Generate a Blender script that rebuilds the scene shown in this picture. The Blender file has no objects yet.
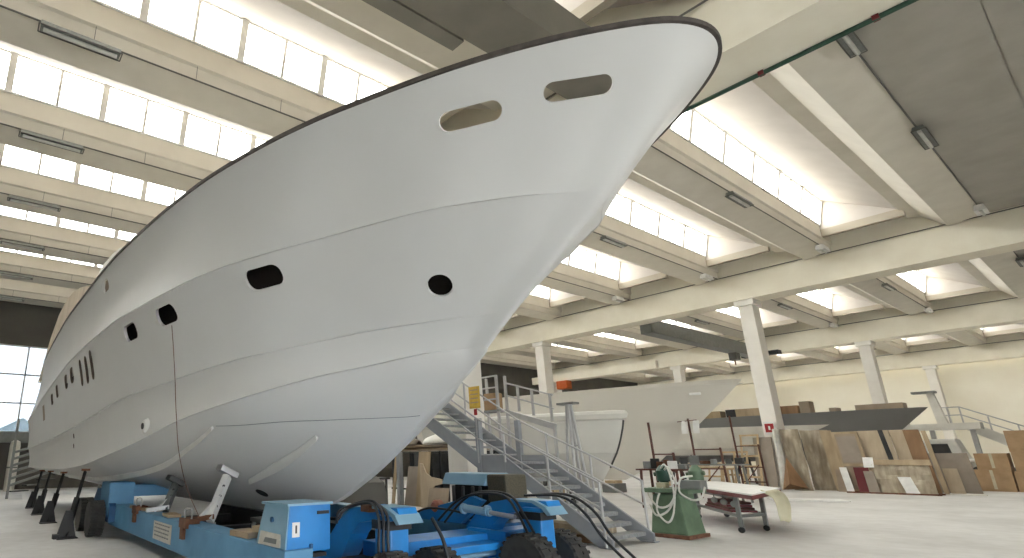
import bpy, bmesh, math, random
from mathutils import Vector, Matrix, Euler
random.seed(7)
C = bpy.context.scene.collection
WL = {}

# ------------------------------------------------------------------ materials
def mat(name, col, rough=.6, metal=0., col2=None, scale=4., bump=0., detail=4., stretch=None, spec=.5, lo=.35, hi=.65):
    m = bpy.data.materials.new(name); m.use_nodes = True
    nt = m.node_tree; b = nt.nodes['Principled BSDF']
    b.inputs['Roughness'].default_value = rough; b.inputs['Metallic'].default_value = metal
    b.inputs['Specular IOR Level'].default_value = spec
    if col2 is None: col2 = tuple(c*.86 for c in col)
    tc = nt.nodes.new('ShaderNodeTexCoord'); mp = nt.nodes.new('ShaderNodeMapping')
    nz = nt.nodes.new('ShaderNodeTexNoise'); rp = nt.nodes.new('ShaderNodeValToRGB')
    nt.links.new(tc.outputs['Object'], mp.inputs['Vector']); nt.links.new(mp.outputs['Vector'], nz.inputs['Vector'])
    if stretch: mp.inputs['Scale'].default_value = stretch
    nz.inputs['Scale'].default_value = scale; nz.inputs['Detail'].default_value = detail
    rp.color_ramp.elements[0].position = lo; rp.color_ramp.elements[1].position = hi
    rp.color_ramp.elements[0].color = (*col2, 1); rp.color_ramp.elements[1].color = (*col, 1)
    nt.links.new(nz.outputs['Fac'], rp.inputs['Fac']); nt.links.new(rp.outputs['Color'], b.inputs['Base Color'])
    if bump:
        bp = nt.nodes.new('ShaderNodeBump'); bp.inputs['Strength'].default_value = bump; bp.inputs['Distance'].default_value = .02
        nt.links.new(nz.outputs['Fac'], bp.inputs['Height']); nt.links.new(bp.outputs['Normal'], b.inputs['Normal'])
    return m
def emis(name, col, s):
    m = bpy.data.materials.new(name); m.use_nodes = True
    nt = m.node_tree; nt.nodes.clear()
    o = nt.nodes.new('ShaderNodeOutputMaterial'); e = nt.nodes.new('ShaderNodeEmission')
    e.inputs['Color'].default_value = (*col, 1); e.inputs['Strength'].default_value = s
    nt.links.new(e.outputs[0], o.inputs['Surface']); return m
def glass(name, col, t=.8):
    m = bpy.data.materials.new(name); m.use_nodes = True
    nt = m.node_tree; nt.nodes.clear()
    o = nt.nodes.new('ShaderNodeOutputMaterial'); mx = nt.nodes.new('ShaderNodeMixShader')
    a = nt.nodes.new('ShaderNodeBsdfTransparent'); g = nt.nodes.new('ShaderNodeBsdfGlossy')
    a.inputs['Color'].default_value = (*col, 1); g.inputs['Roughness'].default_value = .05; mx.inputs['Fac'].default_value = 1-t
    nt.links.new(a.outputs[0], mx.inputs[1]); nt.links.new(g.outputs[0], mx.inputs[2]); nt.links.new(mx.outputs[0], o.inputs['Surface'])
    return m
M = {}
M['hull'] = mat('white_gelcoat', (.695,.692,.678), .45, col2=(.672,.668,.652), scale=.8, spec=.35)
M['cut_edge'] = mat('brown_cut_edge', (.16,.13,.10), .7)  # dark brown on the cut edges of slots and small openings
M['hull_dark'] = mat('cabin_dark', (.035,.025,.022), .9)  # darkness of the closed cabin put into the colour
M['rim'] = mat('rim_rubber', (.10,.085,.075), .7, col2=(.06,.05,.045), scale=9)
M['strake'] = mat('strake_gelcoat', (.78,.775,.74), .45, col2=(.73,.72,.68), scale=2)
M['ply'] = mat('plywood', (.46,.36,.235), .75, col2=(.34,.26,.165), scale=3, stretch=(1,1,.25))
M['ply_light'] = mat('light_plywood', (.58,.485,.355), .75, col2=(.46,.375,.265), scale=3, stretch=(1,1,.2))
M['ply_dark'] = mat('brown_plywood', (.30,.175,.09), .7, col2=(.22,.125,.06), scale=3, stretch=(1,1,.2))
M['mdf'] = mat('grey_brown_board', (.36,.29,.22), .8, col2=(.30,.24,.18), scale=2)
M['greyboard'] = mat('grey_board', (.34,.29,.24), .8, col2=(.28,.24,.20), scale=2)
M['wrap'] = mat('plastic_wrap', (.46,.40,.30), .35, col2=(.30,.25,.18), scale=2.2, stretch=(3,3,.5), bump=.6)
M['wrap_white'] = mat('white_wrap', (.72,.70,.65), .4, col2=(.55,.53,.48), scale=3, bump=.4)
M['card'] = mat('cardboard', (.43,.29,.165), .85, col2=(.35,.23,.125), scale=3)
M['blue'] = mat('blue_machine_paint', (.02,.25,.66), .4, col2=(.018,.19,.52), scale=3)
M['blue_pale'] = mat('worn_blue_paint', (.13,.33,.53), .5, col2=(.09,.26,.44), scale=2.2)
M['blue_grey'] = mat('faded_blue_paint', (.27,.45,.58), .5, col2=(.20,.37,.50), scale=2)
M['blue_deep'] = mat('dark_blue_paint', (.02,.10,.24), .5)
M['black'] = mat('black_steel', (.02,.02,.022), .55, col2=(.012,.012,.013))
M['rubber'] = mat('tyre_rubber', (.022,.022,.024), .85, col2=(.05,.048,.045), scale=7, lo=.45, hi=.75)
M['hose'] = mat('rubber_hose', (.022,.024,.028), .5)
M['rim_steel'] = mat('wheel_rim', (.25,.27,.28), .5, .4)
M['grey_paint'] = mat('grey_stair_paint', (.30,.315,.335), .5, col2=(.26,.275,.295), scale=3)
M['rail'] = mat('handrail_steel', (.50,.50,.50), .4, .3)
M['tread'] = mat('chequer_tread', (.34,.35,.35), .5, .2, col2=(.26,.27,.27), scale=20)
M['white_paint'] = mat('white_paint', (.78,.78,.76), .45)
M['rust'] = mat('rusty_steel', (.20,.09,.05), .85, col2=(.11,.05,.03), scale=9)
M['rust_red'] = mat('red_brown_steel', (.14,.06,.045), .8, col2=(.09,.04,.03), scale=9)
M['wood_raw'] = mat('raw_timber', (.56,.43,.27), .8, col2=(.43,.32,.19), scale=5, stretch=(1,1,.3))
M['green'] = mat('green_machine_paint', (.13,.20,.125), .55, col2=(.095,.15,.09), scale=4)
M['green_dark'] = mat('dark_green_paint', (.025,.075,.05), .5)
M['hose_white'] = mat('pale_hose', (.68,.68,.62), .5)
M['table_white'] = mat('white_laminate', (.82,.82,.80), .35)
M['steel_grey'] = mat('grey_steel', (.22,.23,.22), .5, .3)
M['steel_dark'] = mat('dark_grey_steel', (.085,.085,.08), .55, .2, col2=(.06,.06,.055))
M['concrete'] = mat('cream_painted_concrete', (.86,.815,.69), .8, col2=(.81,.76,.63), scale=1.3, detail=6)
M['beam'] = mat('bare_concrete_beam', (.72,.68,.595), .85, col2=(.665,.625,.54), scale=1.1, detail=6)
M['rib'] = mat('shaded_concrete_rib', (.42,.375,.30), .85, col2=(.37,.33,.26), scale=1.2)  # the rib's shadow is put into this brown tone
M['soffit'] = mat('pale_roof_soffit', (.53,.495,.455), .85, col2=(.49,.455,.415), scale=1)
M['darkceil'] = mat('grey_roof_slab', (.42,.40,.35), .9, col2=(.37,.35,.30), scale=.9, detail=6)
M['wallcream'] = mat('cream_wall_plaster', (.89,.85,.73), .85, col2=(.86,.81,.69), scale=.5)
M['walldark'] = mat('dark_grey_cladding', (.13,.125,.11), .8, col2=(.105,.10,.09), scale=.6)
M['column'] = mat('white_column_paint', (.84,.815,.76), .7, col2=(.79,.76,.70), scale=1.5)
M['crane'] = mat('dark_crane_paint', (.19,.175,.145), .6, col2=(.15,.14,.115), scale=1)
M['orange'] = mat('orange_paint', (.62,.12,.02), .5)
M['yellow'] = mat('yellow_sign', (.62,.42,.06), .5, col2=(.50,.33,.045), scale=8)
M['red'] = mat('red_paint', (.36,.02,.025), .5)
M['maroon'] = mat('red_board', (.14,.012,.016), .5)
M['fixture'] = mat('fixture_grey', (.20,.21,.19), .5, col2=(.15,.16,.145), scale=15)
M['diffuser'] = mat('fixture_diffuser', (.62,.63,.58), .4)
M['fiber'] = mat('white_fibreglass', (.72,.70,.64), .5, col2=(.64,.62,.56), scale=2)
M['hull_warm'] = mat('offwhite_gelcoat', (.76,.73,.66), .45, col2=(.72,.69,.62), scale=.6)
M['hull_grey'] = mat('dark_grey_hull', (.20,.20,.195), .5, col2=(.175,.175,.17), scale=.6)
M['hull_small'] = mat('grey_white_hull', (.66,.65,.60), .5, col2=(.61,.60,.555), scale=.8)
M['tape'] = mat('yellowed_film', (.56,.52,.36), .4)
M['seat'] = mat('wood_top', (.40,.30,.20), .8)
M['oilgrille'] = mat('dark_mesh_grille', (.10,.085,.055), .6, col2=(.05,.045,.03), scale=60)
M['paper'] = mat('paper_label', (.66,.63,.56), .8, col2=(.56,.53,.47), scale=12)
M['ink'] = mat('print_ink', (.07,.07,.08), .7)
M['blacktop'] = mat('dark_tool', (.03,.03,.03), .6)
M['conduit'] = mat('conduit_grey', (.13,.125,.11), .6)
M['pink'] = mat('pinkish_cap', (.50,.20,.14), .6)

# floor
def floor_mat():
    m = bpy.data.materials.new('worn_concrete_floor'); m.use_nodes = True
    nt = m.node_tree; b = nt.nodes['Principled BSDF']; L = nt.links.new
    tc = nt.nodes.new('ShaderNodeTexCoord')
    n1 = nt.nodes.new('ShaderNodeTexNoise'); n1.inputs['Scale'].default_value = .35; n1.inputs['Detail'].default_value = 8
    n2 = nt.nodes.new('ShaderNodeTexNoise'); n2.inputs['Scale'].default_value = 3.2; n2.inputs['Detail'].default_value = 8
    r1 = nt.nodes.new('ShaderNodeValToRGB'); r2 = nt.nodes.new('ShaderNodeValToRGB')
    mx = nt.nodes.new('ShaderNodeMixRGB'); mx.blend_type = 'MULTIPLY'; mx.inputs['Fac'].default_value = 1
    L(tc.outputs['Object'], n1.inputs['Vector']); L(tc.outputs['Object'], n2.inputs['Vector'])
    r1.color_ramp.elements[0].position = .38; r1.color_ramp.elements[0].color = (.53,.525,.51,1)
    r1.color_ramp.elements[1].position = .62; r1.color_ramp.elements[1].color = (.65,.645,.63,1)
    r2.color_ramp.elements[0].position = .35; r2.color_ramp.elements[0].color = (.90,.89,.88,1)
    r2.color_ramp.elements[1].position = .65; r2.color_ramp.elements[1].color = (1,1,1,1)
    L(n1.outputs['Fac'], r1.inputs['Fac']); L(n2.outputs['Fac'], r2.inputs['Fac'])
    L(r1.outputs['Color'], mx.inputs[1]); L(r2.outputs['Color'], mx.inputs[2]); L(mx.outputs['Color'], b.inputs['Base Color'])
    b.inputs['Roughness'].default_value = .62
    return m
M['floor'] = floor_mat()
M['pane'] = glass('warm_skylight_pane', (1.,.965,.90), .93)  # warm tint added to the panes to warm the light indoors


# ------------------------------------------------------------------ mesh helpers
class MB:
    def __init__(s): s.bm = bmesh.new()
    def faces(s, vs, fs):
        v = [s.bm.verts.new(p) for p in vs]
        for f in fs:
            try: s.bm.faces.new([v[i] for i in f])
            except ValueError: pass
        return s
    def box(s, a, b, bev=0.):
        x0,y0,z0 = [min(a[i],b[i]) for i in range(3)]; x1,y1,z1 = [max(a[i],b[i]) for i in range(3)]
        return s._hexa([(x0,y0,z0),(x1,y0,z0),(x1,y1,z0),(x0,y1,z0),(x0,y0,z1),(x1,y0,z1),(x1,y1,z1),(x0,y1,z1)], bev)
    def _hexa(s, vs, bev=0.):
        t = bmesh.new(); v = [t.verts.new(p) for p in vs]
        for f in ((3,2,1,0),(4,5,6,7),(0,1,5,4),(1,2,6,5),(2,3,7,6),(3,0,4,7)): t.faces.new([v[i] for i in f])
        if bev: bmesh.ops.bevel(t, geom=t.edges[:], offset=bev, segments=2, affect='EDGES', profile=.6)
        bmesh.ops.recalc_face_normals(t, faces=t.faces[:])
        s._join(t); return s
    def _join(s, t):
        mp = {v: s.bm.verts.new(v.co) for v in t.verts}
        for f in t.faces:
            try: s.bm.faces.new([mp[v] for v in f.verts])
            except ValueError: pass
        t.free()
    def obox(s, c, size, rot=(0,0,0), bev=0.):
        R = Euler(rot).to_matrix(); c = Vector(c); hx,hy,hz = [d/2 for d in size]
        return s._hexa([c+R@Vector(p) for p in ((-hx,-hy,-hz),(hx,-hy,-hz),(hx,hy,-hz),(-hx,hy,-hz),(-hx,-hy,hz),(hx,-hy,hz),(hx,hy,hz),(-hx,hy,hz))], bev)
    def bar(s, a, b, w, h=None, up=(0,0,1), w2=None, h2=None):
        a = Vector(a); b = Vector(b); h = h or w; w2 = w2 or w; h2 = h2 or h
        d = (b-a).normalized(); u = Vector(up)
        if abs(d.dot(u)) > .98: u = Vector((1,0,0))
        x = d.cross(u).normalized(); y = x.cross(d).normalized()
        q = lambda p,w,h: [p-x*w/2-y*h/2, p+x*w/2-y*h/2, p+x*w/2+y*h/2, p-x*w/2+y*h/2]
        return s._hexa(q(a,w,h)+q(b,w2,h2))
    def tube(s, pts, r, n=8, r2=None):
        pts = [Vector(p) for p in pts]; k = len(pts); rings = []
        prev = None
        for i,p in enumerate(pts):
            d = (pts[min(i+1,k-1)]-pts[max(i-1,0)])
            d = d.normalized() if d.length > 1e-9 else Vector((0,0,1))
            if prev is None:
                u = Vector((0,0,1)) if abs(d.z) < .9 else Vector((1,0,0)); x = d.cross(u).normalized()
            else:
                x = (prev - d*prev.dot(d)).normalized()
            prev = x; y = d.cross(x)
            rr = r if r2 is None else r+(r2-r)*i/max(1,k-1)
            rings.append([s.bm.verts.new(p+(x*math.cos(2*math.pi*j/n)+y*math.sin(2*math.pi*j/n))*rr) for j in range(n)])
        for A,B in zip(rings, rings[1:]):
            for j in range(n): s.bm.faces.new((A[j],A[(j+1)%n],B[(j+1)%n],B[j]))
        s.bm.faces.new(rings[0][::-1]); s.bm.faces.new(rings[-1]); return s
    def curve(s, ctrl, r, n=8, sub=8):
        P = [Vector(p) for p in ctrl]; P = [P[0]*2-P[1]]+P+[P[-1]*2-P[-2]]; out = []
        for i in range(1, len(P)-2):
            a,b,c,d = P[i-1:i+3]
            for j in range(sub):
                t = j/sub
                out.append(.5*((2*b)+(c-a)*t+(2*a-5*b+4*c-d)*t*t+(3*b-a-3*c+d)*t**3))
        out.append(P[-2]); return s.tube(out, r, n)
    def lathe(s, c, axis, prof, n=24):
        c = Vector(c); d = Vector(axis).normalized(); u = Vector((0,0,1)) if abs(d.z) < .9 else Vector((1,0,0))
        x = d.cross(u).normalized(); y = d.cross(x); rings = []
        for a,r in prof: rings.append([s.bm.verts.new(c+d*a+(x*math.cos(2*math.pi*j/n)+y*math.sin(2*math.pi*j/n))*max(r,1e-4)) for j in range(n)])
        for A,B in zip(rings, rings[1:]):
            for j in range(n): s.bm.faces.new((A[j],A[(j+1)%n],B[(j+1)%n],B[j]))
        s.bm.faces.new(rings[0][::-1]); s.bm.faces.new(rings[-1]); return s
    def prism(s, pts, axis, a0, a1):
        """closed outline in the two other axes (kept in x,y,z order), run along axis from a0 to a1"""
        def P(p,a): q = list(p); q.insert(axis, a); return q
        n = len(pts); A = [s.bm.verts.new(P(p,a0)) for p in pts]; B = [s.bm.verts.new(P(p,a1)) for p in pts]
        fs = [s.bm.faces.new(A), s.bm.faces.new(B[::-1])]
        for i in range(n): fs.append(s.bm.faces.new((A[i],B[i],B[(i+1)%n],A[(i+1)%n])))
        bmesh.ops.recalc_face_normals(s.bm, faces=fs); return s
    def sheet(s, o, u, v, thick, n=(1,1), warp=None):
        """board from corner o, spanned by u and v"""
        o,u,v = Vector(o),Vector(u),Vector(v); nn = u.cross(v).normalized()
        t = bmesh.new(); G = {}
        for k in (0,1):
            for i in range(n[0]+1):
                for j in range(n[1]+1):
                    w = warp(i/n[0], j/n[1]) if warp else 0
                    G[k,i,j] = t.verts.new(o+u*(i/n[0])+v*(j/n[1])+nn*(w+k*thick))
        for i in range(n[0]):
            for j in range(n[1]):
                t.faces.new((G[1,i,j],G[1,i+1,j],G[1,i+1,j+1],G[1,i,j+1])); t.faces.new((G[0,i,j],G[0,i,j+1],G[0,i+1,j+1],G[0,i+1,j]))
        for i in range(n[0]):
            for j,fl in ((0,0),(n[1],1)): t.faces.new((G[0,i,j],G[0,i+1,j],G[1,i+1,j],G[1,i,j]))
        for j in range(n[1]):
            for i in (0,n[0]): t.faces.new((G[0,i,j],G[1,i,j],G[1,i,j+1],G[0,i,j+1]))
        bmesh.ops.recalc_face_normals(t, faces=t.faces[:]); s._join(t); return s
    def build(s, name, m, parent=None, smooth=None, kind=None):
        me = bpy.data.meshes.new(name)
        off = Vector(WL.get(parent.name, (0,0,0))) if parent else Vector((0,0,0))
        if parent is None and s.bm.verts:
            xs = [v.co for v in s.bm.verts]
            org = Vector(((min(p.x for p in xs)+max(p.x for p in xs))/2, (min(p.y for p in xs)+max(p.y for p in xs))/2, min(p.z for p in xs)))
        else: org = off
        bmesh.ops.translate(s.bm, vec=-org, verts=s.bm.verts[:])
        s.bm.to_mesh(me); s.bm.free()
        if smooth is not None:
            for p in me.polygons: p.use_smooth = True
            me.set_sharp_from_angle(angle=math.radians(smooth))
        me.materials.append(M[m] if isinstance(m, str) else m)
        o = bpy.data.objects.new(name, me); C.objects.link(o)
        if parent: o.parent = parent
        else: o.location = org
        WL[o.name] = org if parent is None else off
        if kind: o['kind'] = kind
        return o
def thing(name, label, cat, loc, group=None):
    o = bpy.data.objects.new(name, None); C.objects.link(o); o.location = loc; o.empty_display_size = .2
    WL[o.name] = Vector(loc); o['label'] = label; o['category'] = cat
    if group: o['group'] = group
    return o
def tag(o, label, cat, group=None):
    o['label'] = label; o['category'] = cat
    if group: o['group'] = group
    return o
def sroot(name, loc=(0,0,0)):
    o = bpy.data.objects.new(name, None); C.objects.link(o); o.location = loc; WL[o.name] = Vector(loc); o['kind'] = 'structure'; return o

# ------------------------------------------------------------------ camera (solved from the three vanishing points)
def setup_camera():
    f, px, py = 546.5, 354., 304.
    Xr, Yr = Vector((.570,.227,.790)), Vector((.822,-.149,-.550))
    import numpy as np
    d = lambda p: np.array([(p[0]-px)/f, -(p[1]-py)/f, -1.0])
    n = lambda v: v/np.linalg.norm(v)
    Y = n(d((1171,452))); X = -n(d((-40,461))); Z = n(np.cross(X,Y)); X = n(np.cross(Y,Z))
    R = Matrix([[float(c) for c in r] for r in (X,Y,Z)])
    cam = bpy.data.cameras.new('camera'); o = bpy.data.objects.new('camera', cam); C.objects.link(o)
    cam.sensor_fit = 'HORIZONTAL'; cam.sensor_width = 36; cam.lens = f/1024*36
    cam.shift_x = (512-px)/1024; cam.shift_y = (py-279)/1024
    cam.clip_end = 500; cam.clip_start = .05
    o.matrix_world = Matrix.Translation((0,0,1.6)) @ R.to_4x4()
    bpy.context.scene.camera = o
setup_camera()

# ------------------------------------------------------------------ hall shell
XW = -38.5
MB().faces([(XW,-9,0),(40,-9,0),(40,75,0),(XW,75,0)], [(0,1,2,3)]).build('floor', 'floor', kind='structure')
GIR = [(-8.6,-7.3),(11.54,12.83),(32.65,33.9),(52.45,53.7),(72.75,74.0)]
S = 4.95; NK = 7
def X0(k): return -7 - S*k
# girders, infill walls and columns
for i,(a,b) in enumerate(GIR):
    m = MB().box((XW,a+.06,9.72),(14,b-.06,10.82)).box((XW,a,9.5),(14,b,9.74))
    m.build('roof_girder', 'concrete', kind='structure')
    mid = (a+b)/2
    MB().box((XW,a+.14,10.82),(14,b-.14,13.4)).build('girder_wall', 'concrete', kind='structure')
    if i >= 1:
        MB().tube([(XW+.2,a+.02,10.9),(10,a+.02,10.9)], .025, 6).build('wall_conduit', 'conduit', kind='structure')
for (cx, gi) in ((-11.75,1),(-11.07,2),(-10.95,3),(-24.1,2),(-24.1,3),(-37.1,2),(-37.1,3),(-11.05,4),(-24.1,4)):
    a,b = GIR[gi]; y = (a+b)/2
    w = .33 if gi != 1 else .38
    r = sroot('column', (cx,y,0))
    MB().box((cx-w,y-.42,0),(cx+w,y+.42,9.2), .03).build('column_shaft', 'column', r)
    MB().box((cx-w-.12,y-.55,9.2),(cx+w+.12,y+.55,9.5), .02).build('column_capital', 'column', r)
# roof modules
BAYS = [(-7.3,11.54),(12.83,32.65),(33.9,52.45),(53.7,72.75)]
wn = 0
for bi,(ya,yb) in enumerate(BAYS):
    y0, y1 = ya-.15, yb+.15
    for k in range(-1, NK):
        x = X0(k)
        last = k == NK-1
        pts = [(x+.02,11.9),(x+.02,11.3),(x-.06,11.26),(x-.1,10.95),(x-1.13,10.83),(x-1.79,11.5),(x-2.25,11.62),(x-2.25,11.74),(x-1.0,11.74),(x-.2,11.9)]
        if last: pts = [(max(p[0],XW),p[1]) for p in pts]
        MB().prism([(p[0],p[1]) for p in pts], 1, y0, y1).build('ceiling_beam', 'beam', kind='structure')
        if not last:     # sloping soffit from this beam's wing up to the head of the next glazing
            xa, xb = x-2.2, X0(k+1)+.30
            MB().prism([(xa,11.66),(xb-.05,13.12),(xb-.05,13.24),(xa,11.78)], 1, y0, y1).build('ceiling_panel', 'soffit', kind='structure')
        if k >= 0:
            wn += 1
            r = sroot('window_%d' % wn, (x,(ya+yb)/2,11.9))
            e0, e1 = ya+1.0, yb-1.25
            fr = MB(); pane = MB()
            dx, dz = .28, 1.16
            def gl(t, off=0): return (x+.0+dx*t+off, 11.9+dz*t)
            ph = e1 if bi else -.45
            ys = []
            yy = ph - 2.52*math.floor((ph-e0)/2.52)
            while yy < e1+.01: ys.append(yy); yy += 2.52
            for q,yy in enumerate(ys):
                a,b = gl(0), gl(1)
                fr.bar((a[0]+.02,yy,a[1]),(b[0]+.02,yy,b[1]), .13, .19, (0,1,0))
                if yy+1.26 < e1: fr.bar((a[0]+.02,yy+1.26,a[1]),(b[0]+.02,yy+1.26,b[1]), .06, .085, (0,1,0))
            for t in (.02,.98):
                a = gl(t); fr.bar((a[0]+.02,e0,a[1]),(a[0]+.02,e1,a[1]), .06, .06)
            a,b = gl(0), gl(1)
            pane.faces([(a[0],e0,a[1]),(a[0],e1,a[1]),(b[0],e1,b[1]),(b[0],e0,b[1])], [(0,1,2,3)])
            fr.build('window_frame', 'white_paint', r); pane.build('window_pane', 'pane', r)
            for (ea,eb) in ((y0,e0),(e1,y1)):
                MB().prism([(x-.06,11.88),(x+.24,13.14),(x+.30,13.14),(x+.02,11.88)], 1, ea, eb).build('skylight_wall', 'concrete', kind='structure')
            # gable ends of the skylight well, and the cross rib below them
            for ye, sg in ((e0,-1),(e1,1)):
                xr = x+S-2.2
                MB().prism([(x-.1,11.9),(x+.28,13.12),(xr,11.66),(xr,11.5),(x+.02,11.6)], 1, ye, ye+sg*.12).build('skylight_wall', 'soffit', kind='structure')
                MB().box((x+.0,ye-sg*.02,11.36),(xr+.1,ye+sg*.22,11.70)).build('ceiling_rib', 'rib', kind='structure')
    # closed grey roof slab right of the first beam
    xs = X0(-1)-.12
    r = sroot('ceiling', (xs,ya,11))
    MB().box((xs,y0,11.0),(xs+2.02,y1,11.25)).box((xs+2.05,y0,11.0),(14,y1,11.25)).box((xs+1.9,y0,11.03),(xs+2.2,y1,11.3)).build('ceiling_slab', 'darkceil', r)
# walls
MB().box((XW-.3,-9,0),(XW,-1.0,12.4)).box((XW-.3,20,0),(XW,75,12.6)).box((XW-.3,-1,8.35),(XW,20,12.4)).box((XW-.3,-1,0),(XW,20,2.6)).build('wall_left', 'walldark', kind='structure')
MB().box((XW,-9.2,0),(14,-8.9,13)).build('wall_front', 'steel_grey', kind='structure')  # unseen wall added to block light from behind, grey to cut bounce
MB().box((14,12.5,0),(14.3,75,13)).box((14,-9.2,3.4),(14.3,12.5,13)).build('wall_right', 'wallcream', kind='structure')
MB().box((XW,74.6,0),(40,74.9,13)).build('wall_back', 'wallcream', kind='structure')
MB().box((XW-.05,-1,2.6),(XW+.5,20,3.2)).build('trim_1', 'steel_grey', kind='structure')
for n_,(ya,yb) in enumerate(((-1,4.2),(4.2,9.4),(9.4,14.6),(14.6,20))):
    r = sroot('window_%d' % (60+n_), (XW,(ya+yb)/2,3.2))
    f = MB()
    for q in range(4): f.box((XW-.12,ya+(yb-ya)*q/3-.04,3.2),(XW+.02,ya+(yb-ya)*q/3+.04,8.35))
    for z in (3.22,4.9,6.6,8.33): f.box((XW-.12,ya,z-.035),(XW+.02,yb,z+.035))
    f.build('window_frame', 'white_paint', r)
    MB().box((XW-.09,ya,3.2),(XW-.08,yb,8.35)).build('window_glass', glass('dimmed_glazing', (.30,.315,.33), .95), r)  # dark tint put in the glass to cut daylight on the floor
# outside the left windows
def hillside():
    m = MB(); n = 40
    vs = []; fs = []
    for i in range(n+1):
        for j in range(7):
            y = -60+i*6; t = j/6
            h = 9+5*math.sin(i*.55)+3*math.sin(i*1.7+1)
            vs.append((-120-50*t, y, -1+h*t*(1+.12*math.sin(i*2.3+j))))
    for i in range(n):
        for j in range(6): fs.append((i*7+j,(i+1)*7+j,(i+1)*7+j+1,i*7+j+1))
    m.faces(vs, fs)
    return m.build('hills', mat('hazy_hillside', (.30,.35,.38), .9, col2=(.16,.22,.23), scale=.12), kind='structure', smooth=60)
hillside()
MB().faces([(-200,-80,-.06),(XW-.3,-80,-.06),(XW-.3,180,-.06),(-200,180,-.06)], [(0,1,2,3)]).build('ground', mat('outdoor_paving', (.12,.12,.12), .9), kind='structure')

# ------------------------------------------------------------------ lights along the ceiling
def fixture(x, y, z, label, hang, group=None, white=False):
    t = thing('fluorescent_fixture', label, 'light fixture', (x,y,z), group)
    L = .82 if not white else .42
    MB().prism([(x-.15,z-.02),(x+.15,z-.02),(x+.11,z+.1),(x-.11,z+.1)] if not white else [(x-.17,z-.12),(x+.17,z-.12),(x+.13,z+.1),(x-.13,z+.1)], 1, y-L, y+L).build('fixture_housing', 'fixture' if not white else 'white_paint', t)
    MB().tube([(x,y-L+.06,z-(.13 if white else .05)),(x,y+L-.06,z-(.13 if white else .05))], .05, 10).build('fixture_tube', 'diffuser', t, smooth=50)
    h = MB(); h.tube([(x,y,z+.1),(x-.03,y,hang)], .012, 6)
    h.build('hanger_wire', 'conduit', t)
    if white: return t
    g = MB()
    for s_ in (-1,1): g.tube([(x+s_*.15,y-L-.03,z-.03),(x+s_*.15,y+L+.03,z-.03)], .014, 6)
    for s_ in (-1,1): g.tube([(x-.15,y+s_*(L+.03),z-.03),(x+.15,y+s_*(L+.03),z-.03)], .014, 6)
    g.build('wire_guard', 'conduit', t)
    return t
ORD = ['first','second','third','fourth','fifth','sixth','seventh','eighth']
BN = ['above the white hull','in the nearer bay','in the far bay']
for bi in (0,1,2):
    ya, yb = BAYS[bi]
    for k in range(-1, NK):
        if bi == 2 and k > 2: continue
        if bi == 1 and k > 2: continue
        if bi == 0 and k < 1: continue
        x, z = X0(k)-.06, 10.84
        bn = '%s beam from the right %s' % (ORD[k+1], BN[bi])
        cd = MB(); cd.tube([(x,ya+.2,z+.06),(x,yb-.1,z+.06)], .022, 6)
        c = thing('conduit_run', 'thin dark conduit below the '+bn, 'conduit', (x,(ya+yb)/2,z))
        cd.build('conduit_pipe', 'conduit', c)
        yy = ya+1.2
        while bi == 0 and yy < yb-.3: MB().tube([(x,yy,z+.06),(x+.05,yy,11.33)], .007, 5).build('hanger_wire', 'conduit', c); yy += 2.4
        if bi == 0: spots = [(.85,'grey caged fixture under the ',0)]
        elif bi == 1: spots = [(22.4,'grey caged lamp midway on the ',0),(31.2,'short white lamp ending the ',1)]
        else: spots = [(42.0,'small grey lamp midway on the ',0),(51.2,'short white lamp ending the ',1)]
        if bi == 1 and k == -1: spots.append((15.2,'grey lamp by the green rail on the ',0))
        for (yy,l,wh) in spots: fixture(x+.04, yy, z-.10, 'grey caged lamp nearest the green power rail under the first beam from the right' if 'green' in l else l+bn, z+.06, white=bool(wh))

# ------------------------------------------------------------------ overhead crane and rails
t = thing('bridge_crane', 'dark overhead crane bridge crossing above the bow of the big white hull', 'crane', (-5.3,2,9.2))
MB().box((-5.82,-6.2,9.25),(-4.9,10.9,10.25)).build('bridge_girder', 'crane', t)
MB().box((-5.84,-6.2,9.2),(-4.82,10.9,9.26)).build('bottom_flange', 'crane', t)
MB().box((-6.2,4.4,9.22),(-5.9,6.7,9.30)).build('walkway_plate', 'crane', t)
MB().box((-6.0,10.9,9.6),(-4.6,11.4,9.95)).build('end_carriage', 'crane', t)
t = thing('crane_power_rail', 'dark green power rail along the lower edge of the nearest roof girder', 'rail', (-12,12.86,9.4))
MB().tube([(-30,12.85,9.45),(12,12.85,9.45)], .05, 8).build('rail_bar', 'green_dark', t)
for x in (-3.15,-1.3): MB().box((x-.05,12.79,9.41),(x+.05,12.91,9.5)).build('rail_bracket', 'maroon', t)
t = thing('bridge_crane', 'dark crane bridge in the far bay above the off-white yacht', 'crane', (-17,43,9.2))
MB().box((-17.4,34.2,9.0),(-16.7,52.2,9.9)).build('bridge_girder', 'steel_grey', t)
MB().box((-18.4,51.6,9.3),(-15.8,52.3,9.6)).build('end_carriage', 'black', t)
hk = MB().box((-17.3,46.3,8.45),(-16.8,47,9.0)).build('hoist_body', 'steel_dark', t)
MB().tube([(-17.05,46.6,8.45),(-17.05,46.6,8.1)], .05, 6).build('hook_block', 'rust', t)
t = thing('chain_hoist', 'small orange chain hoist hanging before the dark wall beyond the white column', 'hoist', (-30.6,45,8.0))
MB().box((-31.2,44.6,7.6),(-30.1,45.4,8.35), .06).build('hoist_body', 'orange', t)
MB().box((-34,44.8,8.35),(-22,45.2,9.0)).build('hoist_beam', 'concrete', t)
MB().tube([(-30.6,45,7.6),(-30.6,45,5.5)], .03, 6).build('hoist_chain', 'conduit', t)

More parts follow.
